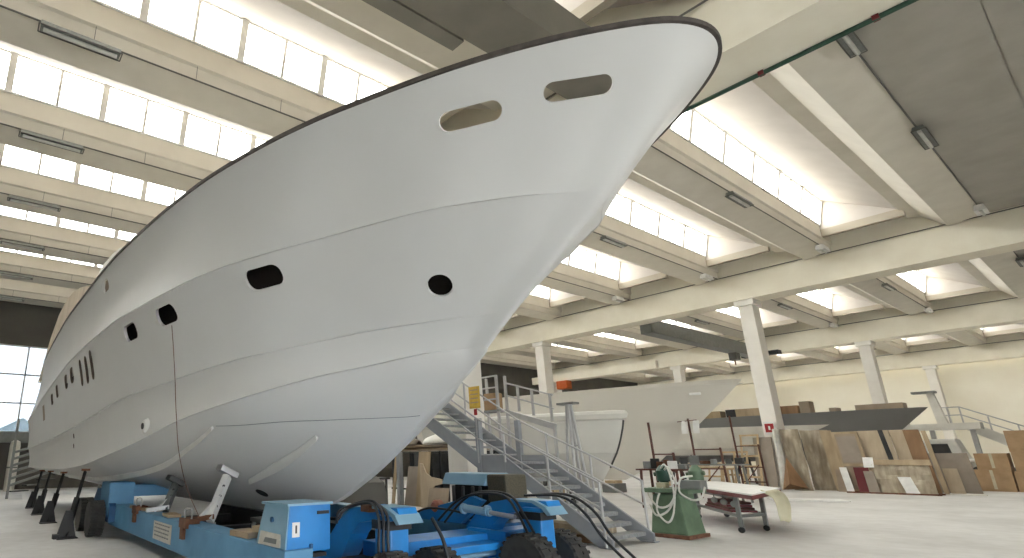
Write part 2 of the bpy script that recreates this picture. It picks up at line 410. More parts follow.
# ------------------------------------------------------------------ the big yacht
YC = 5.02
SHEER=[(-1.49,0,5.3),(-1.62,.42,5.3),(-2.02,.84,5.3),(-2.39,1.13,5.3),(-2.77,1.38,5.3),(-3.35,1.70,5.3),(-4.0,2.0,5.3),(-4.7,2.29,5.3),(-5.6,2.57,5.3),(-6.9,2.85,5.3),(-8.95,3.07,5.3),(-11,3.19,5.3),(-12.9,3.21,5.3),(-15.8,3.2,5.32),(-19,3.15,5.2),(-22.0,3.1,4.96)]
K1=[(-2.64,0,4.2),(-2.9,.29,4.2),(-3.13,.6,4.18),(-3.6,.95,4.19),(-3.92,1.2,4.18),(-4.65,1.55,4.17),(-5.35,1.86,4.15),(-6.13,2.27,4.1),(-7.27,2.63,4.08),(-8.0,2.8,4.03),(-9.5,2.95,4.05),(-10.8,3.03,4.08),(-13,3.06,4.08),(-15.2,3.07,4.05),(-17.5,3.07,3.9),(-21.5,3.05,3.55),(-25.3,3.05,3.05)]
K2=[(-3.95,0,3.24),(-4.25,.17,3.23),(-4.72,.53,3.19),(-5.48,.98,3.15),(-6.05,1.28,3.1),(-6.6,1.6,3.04),(-7.3,1.88,3.0),(-8.35,2.15,2.92),(-9.2,2.35,2.84),(-10.55,2.56,2.77),(-11.9,2.68,2.66),(-15.1,2.76,2.43),(-17.5,2.8,2.3),(-21.2,2.85,2.14),(-25.3,2.9,2.05)]
K3=[(-4.4,0,2.87),(-4.62,.1,2.88),(-4.88,.3,2.87),(-5.38,.66,2.79),(-5.83,.97,2.71),(-6.1,1.16,2.67),(-6.72,1.58,2.53),(-7.5,1.95,2.38),(-8.85,2.25,2.18),(-10,2.41,1.96),(-12.2,2.52,1.71),(-15.1,2.6,1.46),(-17.7,2.65,1.37),(-25.3,2.76,1.35)]
KEEL=[(-4.4,0,2.87),(-4.53,.012,2.74),(-4.89,.03,2.51),(-5.51,.04,2.14),(-6.22,.05,1.65),(-7.01,.06,1.24),(-7.81,.06,.91),(-9.0,.06,.72),(-11,.06,.64),(-25.3,.06,.62)]
def pchip(xs, ys, q):
    n = len(xs); h = [xs[i+1]-xs[i] for i in range(n-1)]; d = [(ys[i+1]-ys[i])/h[i] for i in range(n-1)]
    m = [0.]*n; m[0] = d[0]; m[-1] = d[-1]
    for i in range(1, n-1):
        if d[i-1]*d[i] > 0:
            w1 = 2*h[i]+h[i-1]; w2 = h[i]+2*h[i-1]; m[i] = (w1+w2)/(w1/d[i-1]+w2/d[i])
    i = 0
    while i < n-2 and q > xs[i+1]: i += 1
    t = min(1., max(0., (q-xs[i])/h[i])); t2 = t*t; t3 = t2*t
    return (2*t3-3*t2+1)*ys[i]+(t3-2*t2+t)*h[i]*m[i]+(-2*t3+3*t2)*ys[i+1]+(t3-t2)*h[i]*m[i+1]
def crv(T, s):
    x0 = T[0][0]; x1 = T[-1][0]; Q = [math.sqrt((p[0]-x0)/(x1-x0)) for p in T]
    return (x0+(x1-x0)*s*s, pchip(Q, [p[1] for p in T], s), pchip(Q, [p[2] for p in T], s))
PAN = [(SHEER,K1,-.10),(K1,K2,-.03),(K2,K3,-.02),(K3,KEEL,.06)]
def surf(k, s, t, off=0., side=1):
    A,B,bul = PAN[k]; a = crv(A,s); b = crv(B,s)
    bb = a[1]+(b[1]-a[1])*t; bb += 4*t*(1-t)*bul*min(1., bb/.6)
    bb += off*min(1., bb/.4)
    return Vector((a[0]+(b[0]-a[0])*t, YC-side*max(0,bb), a[2]+(b[2]-a[2])*t))
def frame_at(k, s, t):
    c = surf(k,s,t); u = (surf(k,s+.01,t)-surf(k,s-.01,t)).normalized(); v = (surf(k,s,t-.03)-surf(k,s,t+.03)).normalized()
    n = u.cross(v).normalized()
    if n.y > 0: n = -n
    v = n.cross(u).normalized()
    if v.z < 0: v = -v
    return c,u,v,n

yacht = thing('motor_yacht', 'big unfinished white motor yacht hull raised on a blue boat trailer', 'yacht', (-12,YC,.62))
def build_hull():
    bm = bmesh.new(); NS = 84; NT = 7
    rows = []
    step = [.03,.036,.055]
    for k in range(4):
        for j in range(NT+1):
            t = j/NT
            off = 0.
            if k < 3: off = step[k]*t**3
            rows.append((k, t, off))
    sides = []
    for sd in (1,-1):
        sides.append([[bm.verts.new(surf(k,(i/NS),t,off*min(1,max(0,(i/NS-.07)/.12)),sd)) for i in range(NS+1)] for (k,t,off) in rows])
    for si,G in enumerate(sides):
        for r in range(len(rows)-1):
            for i in range(NS):
                q = [G[r][i],G[r][i+1],G[r+1][i+1],G[r+1][i]]
                bm.faces.new(q if si == 0 else q[::-1])
    A,B = sides
    for r in range(len(rows)-1): bm.faces.new((A[r][NS],B[r][NS],B[r+1][NS],A[r+1][NS]))
    for i in range(NS): bm.faces.new((A[-1][i],A[-1][i+1],B[-1][i+1],B[-1][i]))
    bmesh.ops.remove_doubles(bm, verts=bm.verts[:], dist=.0015)
    bmesh.ops.recalc_face_normals(bm, faces=bm.faces[:])
    # normals out: a starboard side face must look towards -y
    f = min(bm.faces, key=lambda f: (f.calc_center_median()-Vector((-12,1.9,4.7))).length)
    if f.normal.y > 0: bmesh.ops.reverse_faces(bm, faces=bm.faces[:])
    me = bpy.data.meshes.new('hull'); bm.to_mesh(me); bm.free()
    ob = bpy.data.objects.new('hull', me); C.objects.link(ob)
    md = ob.modifiers.new('s', 'SOLIDIFY'); md.thickness = .05; md.offset = -1; md.use_quality_normals = True
    # openings
    cut = bmesh.new()
    def capsule(k, s, t, w, h, r, tilt=0., deep=.3, mi=0):
        c,u,v,n = frame_at(k,s,t)
        if u.x > 0: u = -u
        ca,sa = math.cos(tilt),math.sin(tilt); u,v = u*ca+v*sa, v*ca-u*sa
        pts = []
        r = min(r,w/2-1e-4,h/2-1e-4)
        for cx,cy,a0 in ((w/2-r,h/2-r,0),(-w/2+r,h/2-r,90),(-w/2+r,-h/2+r,180),(w/2-r,-h/2+r,270)):
            for q in range(7):
                a = math.radians(a0+15*q); pts.append((cx+r*math.cos(a), cy+r*math.sin(a)))
        A = [cut.verts.new(c+u*p[0]+v*p[1]+n*deep) for p in pts]; B = [cut.verts.new(c+u*p[0]+v*p[1]-n*deep) for p in pts]
        fs = [cut.faces.new(A), cut.faces.new(B[::-1])]
        for i in range(len(pts)): fs.append(cut.faces.new((A[i],B[i],B[(i+1)%len(pts)],A[(i+1)%len(pts)])))
        bmesh.ops.recalc_face_normals(cut, faces=fs)
        for f_ in fs: f_.material_index = mi
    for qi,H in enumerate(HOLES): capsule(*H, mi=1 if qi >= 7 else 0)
    cme = bpy.data.meshes.new('cut'); cut.to_mesh(cme); cut.free(); cme.materials.append(M['hull']); cme.materials.append(M['cut_edge']); me.materials.append(M['hull']); me.materials.append(M['cut_edge'])
    co = bpy.data.objects.new('cut', cme); C.objects.link(co)
    bo = ob.modifiers.new('b', 'BOOLEAN'); bo.operation = 'DIFFERENCE'; bo.solver = 'EXACT'; bo.object = co; bo.material_mode = 'TRANSFER'
    bpy.context.view_layer.update()
    dg = bpy.context.evaluated_depsgraph_get()
    new = bpy.data.meshes.new_from_object(ob.evaluated_get(dg)); new.name = 'hull'
    bpy.data.objects.remove(co); ob.modifiers.clear(); ob.data = new
    bm = bmesh.new(); bm.from_mesh(new); bmesh.ops.translate(bm, vec=-WL[yacht.name], verts=bm.verts[:]); bm.to_mesh(new); bm.free()
    for p in new.polygons: p.use_smooth = True
    new.set_sharp_from_angle(angle=math.radians(22))
    ob.parent = yacht; WL[ob.name] = WL[yacht.name]
    return ob
# (panel, s, t, width, height, corner radius, tilt)
HOLES = [
 (0,.165,.307,.62,.185,.092,.02), (0,.2565,.337,.64,.20,.10,.02),
 (1,.386,.21,.60,.30,.13,0), (1,.498,.217,.64,.29,.12,0), (1,.564,.215,.62,.29,.12,0),
 (1,.207,.65,.29,.29,.14,0),
 (0,.6888,.214,.52,.24,.12,0),
 (1,.7146,.285,.27,.64,.12,-.03), (1,.6935,.305,.27,.64,.12,-.03), (1,.6748,.291,.27,.66,.12,-.03),
 (1,.753,.208,.50,.40,.16,0), (1,.779,.215,.46,.37,.14,0), (1,.8232,.206,.44,.36,.13,0), (1,.8513,.244,.44,.33,.12,0),
]
hull = build_hull()
# rim around the deck edge
def ribbon(pts_in, pts_out, name, m, parent, smooth=40):
    b = MB(); n = len(pts_in)
    A = [b.bm.verts.new(p) for p in pts_in]; B = [b.bm.verts.new(p) for p in pts_out]
    for i in range(n-1): b.bm.faces.new((A[i],A[i+1],B[i+1],B[i]))
    return b.build(name, m, parent, smooth=smooth)
def rim():
    b = MB(); N = 90
    P = [surf(0,i/N,0,0,1) for i in range(N,0,-1)]+[surf(0,i/N,0,0,-1) for i in range(0,N+1)]
    n = len(P); rings = []
    for i,p in enumerate(P):
        d = (P[min(i+1,n-1)]-P[max(0,i-1)]); d.z = 0; d.normalize()
        o = Vector((d.y,-d.x,0))
        if o.dot(Vector((p.x+12,p.y-YC,0))) < 0 and abs(p.x+12) > 9 and p.x > -4: o = -o
        rings.append([b.bm.verts.new(p+o*a+Vector((0,0,z))) for a,z in ((.010,-.022),(.014,.022),(-.10,.022),(-.10,-.022))])
    for A,B in zip(rings,rings[1:]):
        for j in range(4): b.bm.faces.new((A[j],A[(j+1)%4],B[(j+1)%4],B[j]))
    bmesh.ops.recalc_face_normals(b.bm, faces=b.bm.faces[:])
    return b.build('gunwale_rim', 'rim', yacht)
rim()
def deck():
    b = MB(); N = 50; row = []
    for i in range(N+1):
        s = .03+.97*i/N; t = .72
        p = surf(0,s,t,-.04,1); q = surf(0,s,t,-.04,-1); row.append((b.bm.verts.new(p),b.bm.verts.new(q)))
    for (a,c),(d,e) in zip(row,row[1:]): b.bm.faces.new((a,d,e,c))
    return b.build('deck', 'fiber', yacht)
deck()
# near-black sheet added so the side openings look unlit inside
def cabin_shade():
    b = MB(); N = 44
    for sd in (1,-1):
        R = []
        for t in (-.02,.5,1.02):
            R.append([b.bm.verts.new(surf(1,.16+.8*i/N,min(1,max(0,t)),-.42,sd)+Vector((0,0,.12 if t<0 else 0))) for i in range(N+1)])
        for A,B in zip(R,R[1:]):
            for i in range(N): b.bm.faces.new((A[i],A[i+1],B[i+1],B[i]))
    return b.build('cabin_dark_sheet', 'hull_dark', yacht)
cabin_shade()
def strake(track, w, name):
    b = MB(); rings = []
    pts = track
    n = len(pts)
    for i,(s,t) in enumerate(pts):
        c,u,v,nn = frame_at(3,s,t)
        ww = w*(.35+.65*min(1., 2.2*min(i+.15,n-1-i+.5)/(n-1)))
        rings.append([b.bm.verts.new(c+v*a+nn*z) for a,z in ((ww,-.01),(ww*.9,.02),(-ww*.75,.075),(-ww,-.01))])
    for A,B in zip(rings,rings[1:]):
        for j in range(4): b.bm.faces.new((A[j],A[(j+1)%4],B[(j+1)%4],B[j]))
    b.bm.faces.new(rings[0]); b.bm.faces.new(rings[-1][::-1])
    bmesh.ops.recalc_face_normals(b.bm, faces=b.bm.faces[:])
    b.build(name, 'strake', yacht)
def resample(T, n):
    S_ = [p[0] for p in T]; return [(S_[0]+(S_[-1]-S_[0])*i/n, pchip(S_, [p[1] for p in T], S_[0]+(S_[-1]-S_[0])*i/n)) for i in range(n+1)]
strake(resample([(.4315,.13),(.4626,.182),(.4918,.214),(.5687,.286),(.6283,.309),(.6775,.305),(.78,.33),(.92,.36)], 40), .06, 'spray_strake')
strake(resample([(.3428,.507),(.3624,.534),(.4051,.568),(.4682,.628)], 20), .075, 'spray_strake')
def line(track, k, r, name, m):
    pts = []
    for s,t in track:
        c,u,v,nn = frame_at(k,s,t); pts.append(c+nn*.001)
    MB().tube(pts, r, 5).build(name, m, yacht)
line(resample([(.2369,.942),(.2748,.648),(.3177,.431),(.3607,.276),(.4269,.13)], 30), 3, .005, 'waterline_mark', 'rim_steel')
# underwater thruster opening, outlet, pads
c,u,v,n = frame_at(3,.4789,.774)
MB().lathe(c-n*.05, n, [(0,.12),(.056,.12),(.058,.10),(.056,.09)], 20).build('thruster_opening', 'black', yacht, smooth=40)
c,u,v,n = frame_at(2,.5243,.741)
o = MB().lathe(c-n*.01, n, [(0,.14),(.02,.135),(.09,.10),(.10,.07)], 20).build('cooling_outlet', 'strake', yacht, smooth=40)
MB().lathe(c+n*.085, n, [(0,.055),(.018,.055)], 14).build('outlet_bore', 'rim', o)
c,u,v,n = frame_at(0,.6888,.214); MB().obox(c-n*.07, (.7,.03,.36)).build('opening_plug', 'mdf', yacht)
for (k_,s_,t_,w_,h_,m_,nm_) in ((1,.90,.329,.40,.50,'mdf','side_patch'),(0,.985,.76,.50,.26,'black','quarter_window')):
    c,u,v,n = frame_at(k_,s_,t_); b = MB(); A = [c-u*w_/2-v*h_/2,c+u*w_/2-v*h_/2,c+u*w_/2+v*h_/2,c-u*w_/2+v*h_/2]
    b._hexa([p-n*.02 for p in A]+[p+n*.012 for p in A]).build(nm_, m_, yacht)
for s_,t_ in ((.7444,.204),(.746,.452)):
    c,u,v,n = frame_at(2,s_,t_); MB().lathe(c-n*.01, n, [(0,.07),(.02,.06)], 14).build('drain_fitting', 'rim', yacht)
b = MB(); pts = []
for (k,s,t) in ((1,.4858,.35),(1,.4857,.643),(1,.484,.987),(2,.4757,.472),(2,.4617,.969)):
    c,u,v,n = frame_at(k,s,t); pts.append(c+n*.06)
pts += [Vector((-9.2,2.9,1.75)),Vector((-9.0,3.0,1.2)),Vector((-8.7,3.15,.72))]
tag(MB().curve(pts, .006, 5).build('plumb_cord', 'rust', None), 'thin brown cord hanging down the white hull side from a black window', 'cord')
# superstructure side behind the deck edge
def superside():
    def band(xs, zs, y, name, m):
        b = MB(); n = len(xs)
        A = []; 
        for x,z in zip(xs,zs):
            zb = 5.0
            A.append([b.bm.verts.new(p) for p in ((x,y,zb-.5),(x,y+.12,z),(x,y+.30,z),(x,y+.25,zb-.5))])
        for P,Q in zip(A,A[1:]):
            for j in range(4): b.bm.faces.new((P[j],P[(j+1)%4],Q[(j+1)%4],Q[j]))
        b.bm.faces.new(A[0]); b.bm.faces.new(A[-1][::-1])
        bmesh.ops.recalc_face_normals(b.bm, faces=b.bm.faces[:])
        b.build(name, m, yacht, smooth=50)
    band([-24.4,-23.4,-21.7,-20,-18.5,-17,-15.5,-14.2],[5.5,6.1,6.65,6.8,6.7,6.45,6.1,5.6], 2.03, 'plywood_side', 'ply_light')
    band([-18.6,-17.6,-16.5,-15.3,-14.2,-13.2,-12.3],[6.6,6.9,7.05,7.0,6.85,6.5,5.8], 2.45, 'deckhouse_side', 'hull_warm')
superside()

# ------------------------------------------------------------------ jack stands under the hull
def jack(bx, by, tx, ty, tz, label):
    t = thing('jack_stand', label, 'stand', (bx,by,0), 'black jack stands under the stern quarter')
    tz -= .04
    MB().sheet((bx-.03,by-.20,.0), (0,.40,0), (0,0,.02), .3).build('base_plate', 'black', t)
    b = MB(); b.prism([(by-.19,.015),(by+.19,.015),(by+.06,.55),(by-.06,.55)], 0, bx-.03, bx+.03); b.build('foot_gusset', 'black', t)
    p = Vector((tx-bx,ty-by,tz-.02)); q = Vector((bx,by,.02))
    MB().bar(q, q+p*.55, .10, .10).build('outer_tube', 'black', t)
    MB().bar(q+p*.5, q+p*.95, .055, .055).build('inner_tube', 'black', t)
    MB().obox(q+p*.975, (.16,.16,.05)).build('head_pad', 'rust', t)
jack(-13.9,2.1,-14.4,2.43,1.46,'black jack stand nearest the trailer wheels, under the white hull')
jack(-17.5,2.16,-17.8,2.45,1.34,'second black jack stand from the trailer wheels under the hull')
jack(-20.3,2.22,-20.6,2.45,1.33,'third black jack stand from the trailer wheels under the hull')
jack(-23.2,2.3,-23.4,2.5,1.32,'black jack stand farthest aft, under the hull transom corner')
jack(-23.5,4.6,-23.5,4.7,.66,'low black stand under the keel at the stern')
tag(MB().box((-13.95,1.84,0),(-13.75,1.96,.09),.01).build('timber_wedge','black'), 'small dark wedge on the floor beside the nearest black jack stand', 'wedge')

def filler(x0,x1,y0,y1,h,label):  # invented dark shapes, added to darken the view beneath and behind the hull
    b = MB(); n = 12; R = []
    for i in range(n+1):
        x = x0+(x1-x0)*i/n; row = []
        for j,(q,f) in enumerate(((0,0),(.04,.55),(.12,.93),(.5,1.),(.88,.95),(.96,.5),(1,0))):
            e = .75 if i in (0,n) else 1.
            row.append(b.bm.verts.new((x, y0+(y1-y0)*q+.05*math.sin(i*1.9+j), h*f*e*(1+.08*math.sin(i*1.3+j*.7)))))
        R.append(row)
    for A,B in zip(R,R[1:]):
        for j in range(6): b.bm.faces.new((A[j],B[j],B[j+1],A[j+1]))
    b.bm.faces.new(R[0]); b.bm.faces.new(R[-1][::-1])
    bmesh.ops.recalc_face_normals(b.bm, faces=b.bm.faces[:])
    tag(b.build('filler_pile','walldark',None,smooth=50), label, 'pile')
filler(-19.5,-13.0,8.6,10.2,1.35,'long dark filler pile added behind the blue trailer, nearer the bow')
filler(-27.5,-20.2,8.2,10.0,1.4,'long dark filler pile added behind the hull stern')
filler(-37.5,-30.0,8.5,11.0,2.2,'dark covered pile before the left windows')
# ------------------------------------------------------------------ blue boat mover
tr = thing('boat_trailer', 'blue self-propelled boat trailer carrying the big white hull', 'trailer', (-9,YC,0))
MB().box((-14.0,2.95,.21),(-5.55,3.3,.66),.015).build('side_beam', 'blue_pale', tr)
MB().box((-14.0,6.75,.21),(-5.9,7.1,.66),.015).build('side_beam', 'blue_pale', tr)
MB().box((-5.75,3.3,.22),(-5.35,4.1,.50),.01).build('black_block', 'black', tr)  # black block between control box and cross beam
MB().box((-5.75,4.1,.24),(-5.25,6.8,.66),.015).build('cross_beam', 'blue', tr)
MB().box((-5.26,4.55,.50),(-5.0,5.75,.58),.01).build('tie_plate', 'blue', tr)
for z,r_ in ((.44,.03),(.36,.028),(.52,.018)): MB().tube([(-5.15,4.4,z),(-5.15,5.75,z)], r_, 8).build('hydraulic_pipe', 'blue_grey', tr, smooth=50)
MB().box((-5.6,5.72,.10),(-4.95,5.80,.70),.01).build('end_plate', 'blue', tr)
MB().box((-13.4,5.25,.04),(-6.6,5.5,.56),.01).build('keel_shadow_bar', 'black', tr)  # black bar and crossbars added to stand for the shadow under the hull
for x in (-12.6,-10.4,-8.2): MB().box((x-.12,3.3,.25),(x+.12,6.75,.40)).build('shadow_crossbar', 'black', tr)
# rear bogie
def wheel(cx, cy, cz, r, w, name='wheel'):
    ty = MB(); nn = 44
    prof = [(-w/2,r*.62),(-w/2,r*.90),(-w*.42,r*.965),(w*.42,r*.965),(w/2,r*.90),(w/2,r*.62)]
    ty.lathe((cx,cy,cz), (0,1,0), prof, nn)
    for i in range(26):
        a = 2*math.pi*i/26
        for s_ in (-1,1):
            a2 = a+(.12 if s_ > 0 else 0)
            ty.obox((cx+math.cos(a2)*r*.965,cy+s_*w*.25,cz+math.sin(a2)*r*.965), (r*.09,w*.46,r*.10), (0,-a2,0))
    t_ = ty.build(name, 'rubber', tr, smooth=30)
    MB().lathe((cx,cy,cz), (0,1,0), [(-w*.38,r*.60),(-w*.40,r*.62),(-w*.2,r*.48),(-w*.18,r*.2),(-w*.3,r*.16),(-w*.3,.01)], 24).build('wheel_rim', 'rim_steel', t_, smooth=30)
    MB().lathe((cx,cy,cz), (0,1,0), [(w*.1,.01),(w*.2,r*.5),(w*.42,r*.62),(w*.4,r*.6)], 24).build('wheel_disc', 'rim_steel', t_, smooth=30)
wheel(-13.8,2.62,.37,.37,.30); wheel(-15.0,2.62,.37,.37,.30)
wheel(-13.8,7.4,.37,.37,.30); wheel(-15.0,7.4,.37,.37,.30)
MB().box((-14.4,2.80,.40),(-13.5,3.35,1.12),.05).build('bogie_bracket', 'blue_pale', tr)
MB().prism([(-15.4,.3),(-13.4,.3),(-13.4,.62),(-13.9,.95),(-14.9,.95),(-15.4,.55)], 1, 2.82, 2.96).build('bogie_arm', 'blue_deep', tr)
MB().box((-14.2,3.3,.8),(-13.6,4.2,1.05),.03).build('bogie_crosspiece', 'blue_pale', tr)
MB().prism([(-15.4,.3),(-13.4,.3),(-13.4,.62),(-13.9,.95),(-14.9,.95),(-15.4,.55)], 1, 7.08, 7.24).build('bogie_arm', 'blue_deep', tr)
# sticker panel on the near beam
o = MB().box((-10.4,2.944,.29),(-9.4,2.951,.58)).build('beam_placard', 'paper', tr); o['label'] = 'faded white placard with printed lettering'
b = MB()
random.seed(3)
for rr in range(4):
    x = -10.32
    while x < -9.55:
        w = random.uniform(.04,.13); b.box((x,2.940,.53-rr*.06),(x+w,2.945,.55-rr*.06)); x += w+.03
b.build('placard_print', 'steel_grey', o)
# keel pads: arms leaning in to the hull
def arm(x0, y0, x1, y1, z1, m, name):
    base = Vector((x0,y0,.66)); top = Vector((x1,y1,z1))
    a = MB(); a.bar(base+Vector((0,0,.02)), top-Vector((0,0,.08)), .11, .13); r_ = a.build(name, m, tr)
    h = MB()
    for q in (.3,.5,.7): 
        p = base.lerp(top,q); h.tube([p+Vector((.058,0,0)),p+Vector((.066,0,0))], .022, 10)
    h.build('pin_hole', 'black', r_)
    pd = MB(); pd.obox(top, (.24,.34,.10), (math.radians(-26),0,0), .015); pd.build('hull_pad', 'steel_dark' if m == 'steel_grey' else 'rail', r_)
    MB().bar((x0-.02,y0-.34,.70),(x0,y0+.06,.74), .10,.07).build('arm_foot', 'rust' if m!='steel_grey' else 'white_paint', r_)
    MB().bar(base+Vector((.02,-.2,.03)), base.lerp(top,.45), .05,.05).build('arm_strut', 'white_paint', r_)
arm(-8.75,3.32,-9.1,3.72,1.40,'white_paint','pad_arm')
arm(-11.0,3.3,-11.3,3.55,1.20,'steel_grey','pad_arm')
for x,m_ in ((-8.7,'rust'),(-11.6,'rust'),):
    c_ = MB(); c_.box((x-.22,2.9,.60),(x+.10,3.12,.74),.01); c_.box((x-.16,2.90,.44),(x-.02,2.955,.66),.01)
    o = c_.build('beam_clamp', m_, tr)
    MB().curve([(x-.1,2.95,.74),(x-.1,2.95,.86),(x+.12,2.98,.88),(x+.12,2.98,.74)], .014, 6).build('clamp_handle', 'rail', o)
# front control box on the near beam
bx = MB(); bx._hexa([(-6.35,3.0,.60),(-5.60,3.0,.62),(-5.60,3.55,.62),(-6.35,3.55,.60),(-6.22,3.05,1.09),(-5.60,3.03,1.10),(-5.60,3.55,1.10),(-6.22,3.55,1.09)], .012)
cb = bx.build('control_box', 'blue', tr)
MB()._hexa([(-6.25,3.0,1.09),(-5.58,2.99,1.10),(-5.58,3.57,1.10),(-6.25,3.57,1.09),(-6.25,3.0,1.115),(-5.58,2.99,1.125),(-5.58,3.57,1.125),(-6.25,3.57,1.115)]).build('box_lid', 'blue_grey', cb)
MB()._hexa([(-6.36,2.985,.60),(-5.615,2.985,.62),(-5.615,3.0,.62),(-6.36,3.0,.60),(-6.22,3.03,1.085),(-5.615,3.02,1.095),(-5.615,3.04,1.095),(-6.22,3.05,1.085)]).build('side_door', 'blue_grey', cb)
o = MB()._hexa([(-6.25,2.972,.66),(-5.72,2.972,.67),(-5.72,2.99,.67),(-6.25,2.99,.66),(-6.22,2.985,.80),(-5.74,2.985,.80),(-5.74,3.0,.80),(-6.22,3.0,.80)]).build('side_placard', 'paper', cb)
MB()._hexa([(-6.10,2.966,.695),(-5.80,2.966,.70),(-5.80,2.98,.70),(-6.10,2.98,.695),(-6.08,2.976,.745),(-5.80,2.976,.75),(-5.80,2.99,.75),(-6.08,2.99,.745)]).build('placard_print', 'steel_grey', o)
MB().lathe((-5.95,3.0,.94), (0,-1,0), [(0,.03),(.02,.03)], 12).build('lock_knob', 'blue_deep', cb)
o = MB().box((-5.60,3.06,.78),(-5.592,3.15,.93)).build('white_tag', 'table_white', cb)
MB().box((-5.593,3.095,.82),(-5.588,3.115,.90)).build('tag_print', 'ink', o)
MB().box((-5.60,3.37,1.0),(-5.58,3.52,1.035),.004).build('vent_slot', 'black', cb)
MB().box((-5.60,3.28,.50),(-5.575,3.31,.70)).build('latch', 'blue_deep', cb)
MB().box((-6.3,3.0,.56),(-5.6,3.5,.60)).build('box_tray', 'black', tr)
# front wheel arches
def arch(y, dx, name):
    P = [(-6.5+dx,.45),(-6.15+dx,.62),(-5.9+dx,.86),(-5.62+dx,1.02),(-5.3+dx,1.08),(-4.75+dx,1.08),(-4.70+dx,.98),(-5.15+dx,.94),(-5.45+dx,.88),(-5.62+dx,.74),(-5.78+dx,.52),(-6.0+dx,.30),(-6.5+dx,.25)]
    a = MB().prism(P, 1, y-.10, y+.16).build(name, 'blue', tr)
    # plate hood over the wheel
    h = MB(); Q = [(qx+dx-.1,qz) for qx,qz in [(-5.08,1.085),(-4.78,1.085),(-4.62,1.02),(-4.55,.93),(-4.60,.92),(-4.68,1.0),(-4.82,1.055),(-5.08,1.06)]]
    h.prism(Q, 1, y-.16, y+.18).build('arch_hood', 'blue_grey', a)
    k = MB(); k.box((-5.08+dx,y-.16,.30),(-4.80+dx,y+.10,1.0),.03); k.build('kingpin_housing', 'blue', a)
    MB().box((-5.1+dx,y-.18,.86),(-4.78+dx,y+.12,.95)).build('kingpin_collar', 'black', a)
    MB().box((-5.02+dx,y-.10,.34),(-4.86+dx,y+.26,.42)).build('axle_bracket', 'blue_deep', a)
    return a
a1 = arch(4.0, -.08, 'gooseneck_arm')
a2 = arch(6.0, .30, 'gooseneck_arm')
MB().box((-5.36,3.80,1.02),(-5.20,3.9,1.09)).build('arm_lamp', 'rust', a1)
MB().tube([(-5.75,5.80,.93),(-5.25,5.80,.90)], .052, 14).build('steering_cylinder', 'blue_grey', a2, smooth=50)
MB().tube([(-5.25,5.80,.90),(-4.85,5.80,.875)], .03, 10).build('cylinder_rod', 'rail', a2, smooth=50)
for x in (-5.72,-5.3): MB().lathe((x,5.80,.92), (1,0,-.05), [(-.02,.07),(.02,.07)], 16).build('cylinder_collar', 'blue_grey', a2)
wheel(-4.72,4.34,.34,.34,.26); wheel(-4.72,3.74,.34,.34,.26)
wheel(-4.62,5.72,.36,.36,.28); wheel(-4.62,6.30,.36,.36,.28)
# far gusset plate from beam to arch
MB().prism([(-7.6,.66),(-6.2,.66),(-5.75,1.0),(-5.95,1.05)], 1, 6.2, 6.3).build('gusset_plate', 'blue', tr)
# power pack
pk = MB().box((-6.85,6.3,.64),(-5.55,7.0,.70)).build('engine_deck', 'blue_deep', tr)
MB()._hexa([(-6.62,6.25,1.20),(-5.74,6.25,1.20),(-5.74,6.85,1.20),(-6.62,6.85,1.20),(-6.62,6.34,1.37),(-5.74,6.34,1.37),(-5.74,6.8,1.37),(-6.62,6.8,1.37)], .02).build('engine_hood', 'blue_grey', tr)
MB().box((-5.73,6.30,.98),(-5.38,6.75,1.36),.03).build('radiator_grille', 'oilgrille', tr)
MB().box((-6.5,6.4,.70),(-5.7,6.8,1.20),.04).build('engine_block', 'black', tr)
e = MB()
for x in (-6.5,-6.3,-6.1,-5.95): e.tube([(x,6.38,.8),(x+.05,6.34,1.18)], .025, 8)
e.build('engine_pipe', 'steel_dark', tr)
MB().lathe((-6.75,6.32,.86), (0,-1,0), [(0,.1),(.10,.1),(.14,.06)], 16).build('filler_cap', 'pink', tr, smooth=40)
# hoses
hs = [
 [(-5.5,3.62,1.0),(-5.45,3.75,1.08),(-5.2,3.86,1.12),(-4.88,3.80,1.02),(-4.82,3.76,.78),(-4.8,3.75,.45)],
 [(-5.5,3.60,.95),(-5.5,3.70,1.06),(-5.2,3.83,1.14),(-4.92,3.77,1.03),(-4.86,3.73,.76),(-4.84,3.72,.43)],
 [(-5.52,3.58,.90),(-5.55,3.66,1.03),(-5.2,3.80,1.12),(-4.95,3.74,1.0),(-4.90,3.70,.70),(-4.88,3.70,.40)],
 [(-4.62,4.20,.98),(-4.5,4.22,.8),(-4.45,4.24,.6),(-4.44,4.28,.40)],
 [(-4.66,4.24,.98),(-4.54,4.27,.78),(-4.49,4.29,.58),(-4.48,4.32,.38)],
 [(-6.3,5.85,.72),(-5.9,5.84,1.0),(-5.5,5.82,1.12),(-5.0,5.80,1.12),(-4.75,5.76,.9),(-4.55,5.72,.6),(-4.4,5.70,.35)],
 [(-6.2,5.88,.70),(-5.85,5.86,.98),(-5.5,5.86,1.14),(-4.95,5.84,1.13),(-4.70,5.80,.9),(-4.48,5.76,.6),(-4.34,5.74,.32)],
 [(-5.0,6.2,1.11),(-4.5,6.26,1.12),(-4.2,6.28,.95),(-4.0,6.3,.68),(-3.7,6.3,.42),(-3.55,6.3,.25)],
 [(-5.0,6.25,1.11),(-4.45,6.32,1.14),(-4.12,6.34,.98),(-3.92,6.36,.70),(-3.62,6.36,.44),(-3.5,6.34,.22)],
 [(-7.0,5.9,.72),(-6.6,5.88,.86),(-6.2,5.86,.88),(-5.8,5.84,.86)],
]
for h_ in hs: MB().curve(h_, .017, 7).build('hydraulic_hose', 'hose', tr, smooth=60)
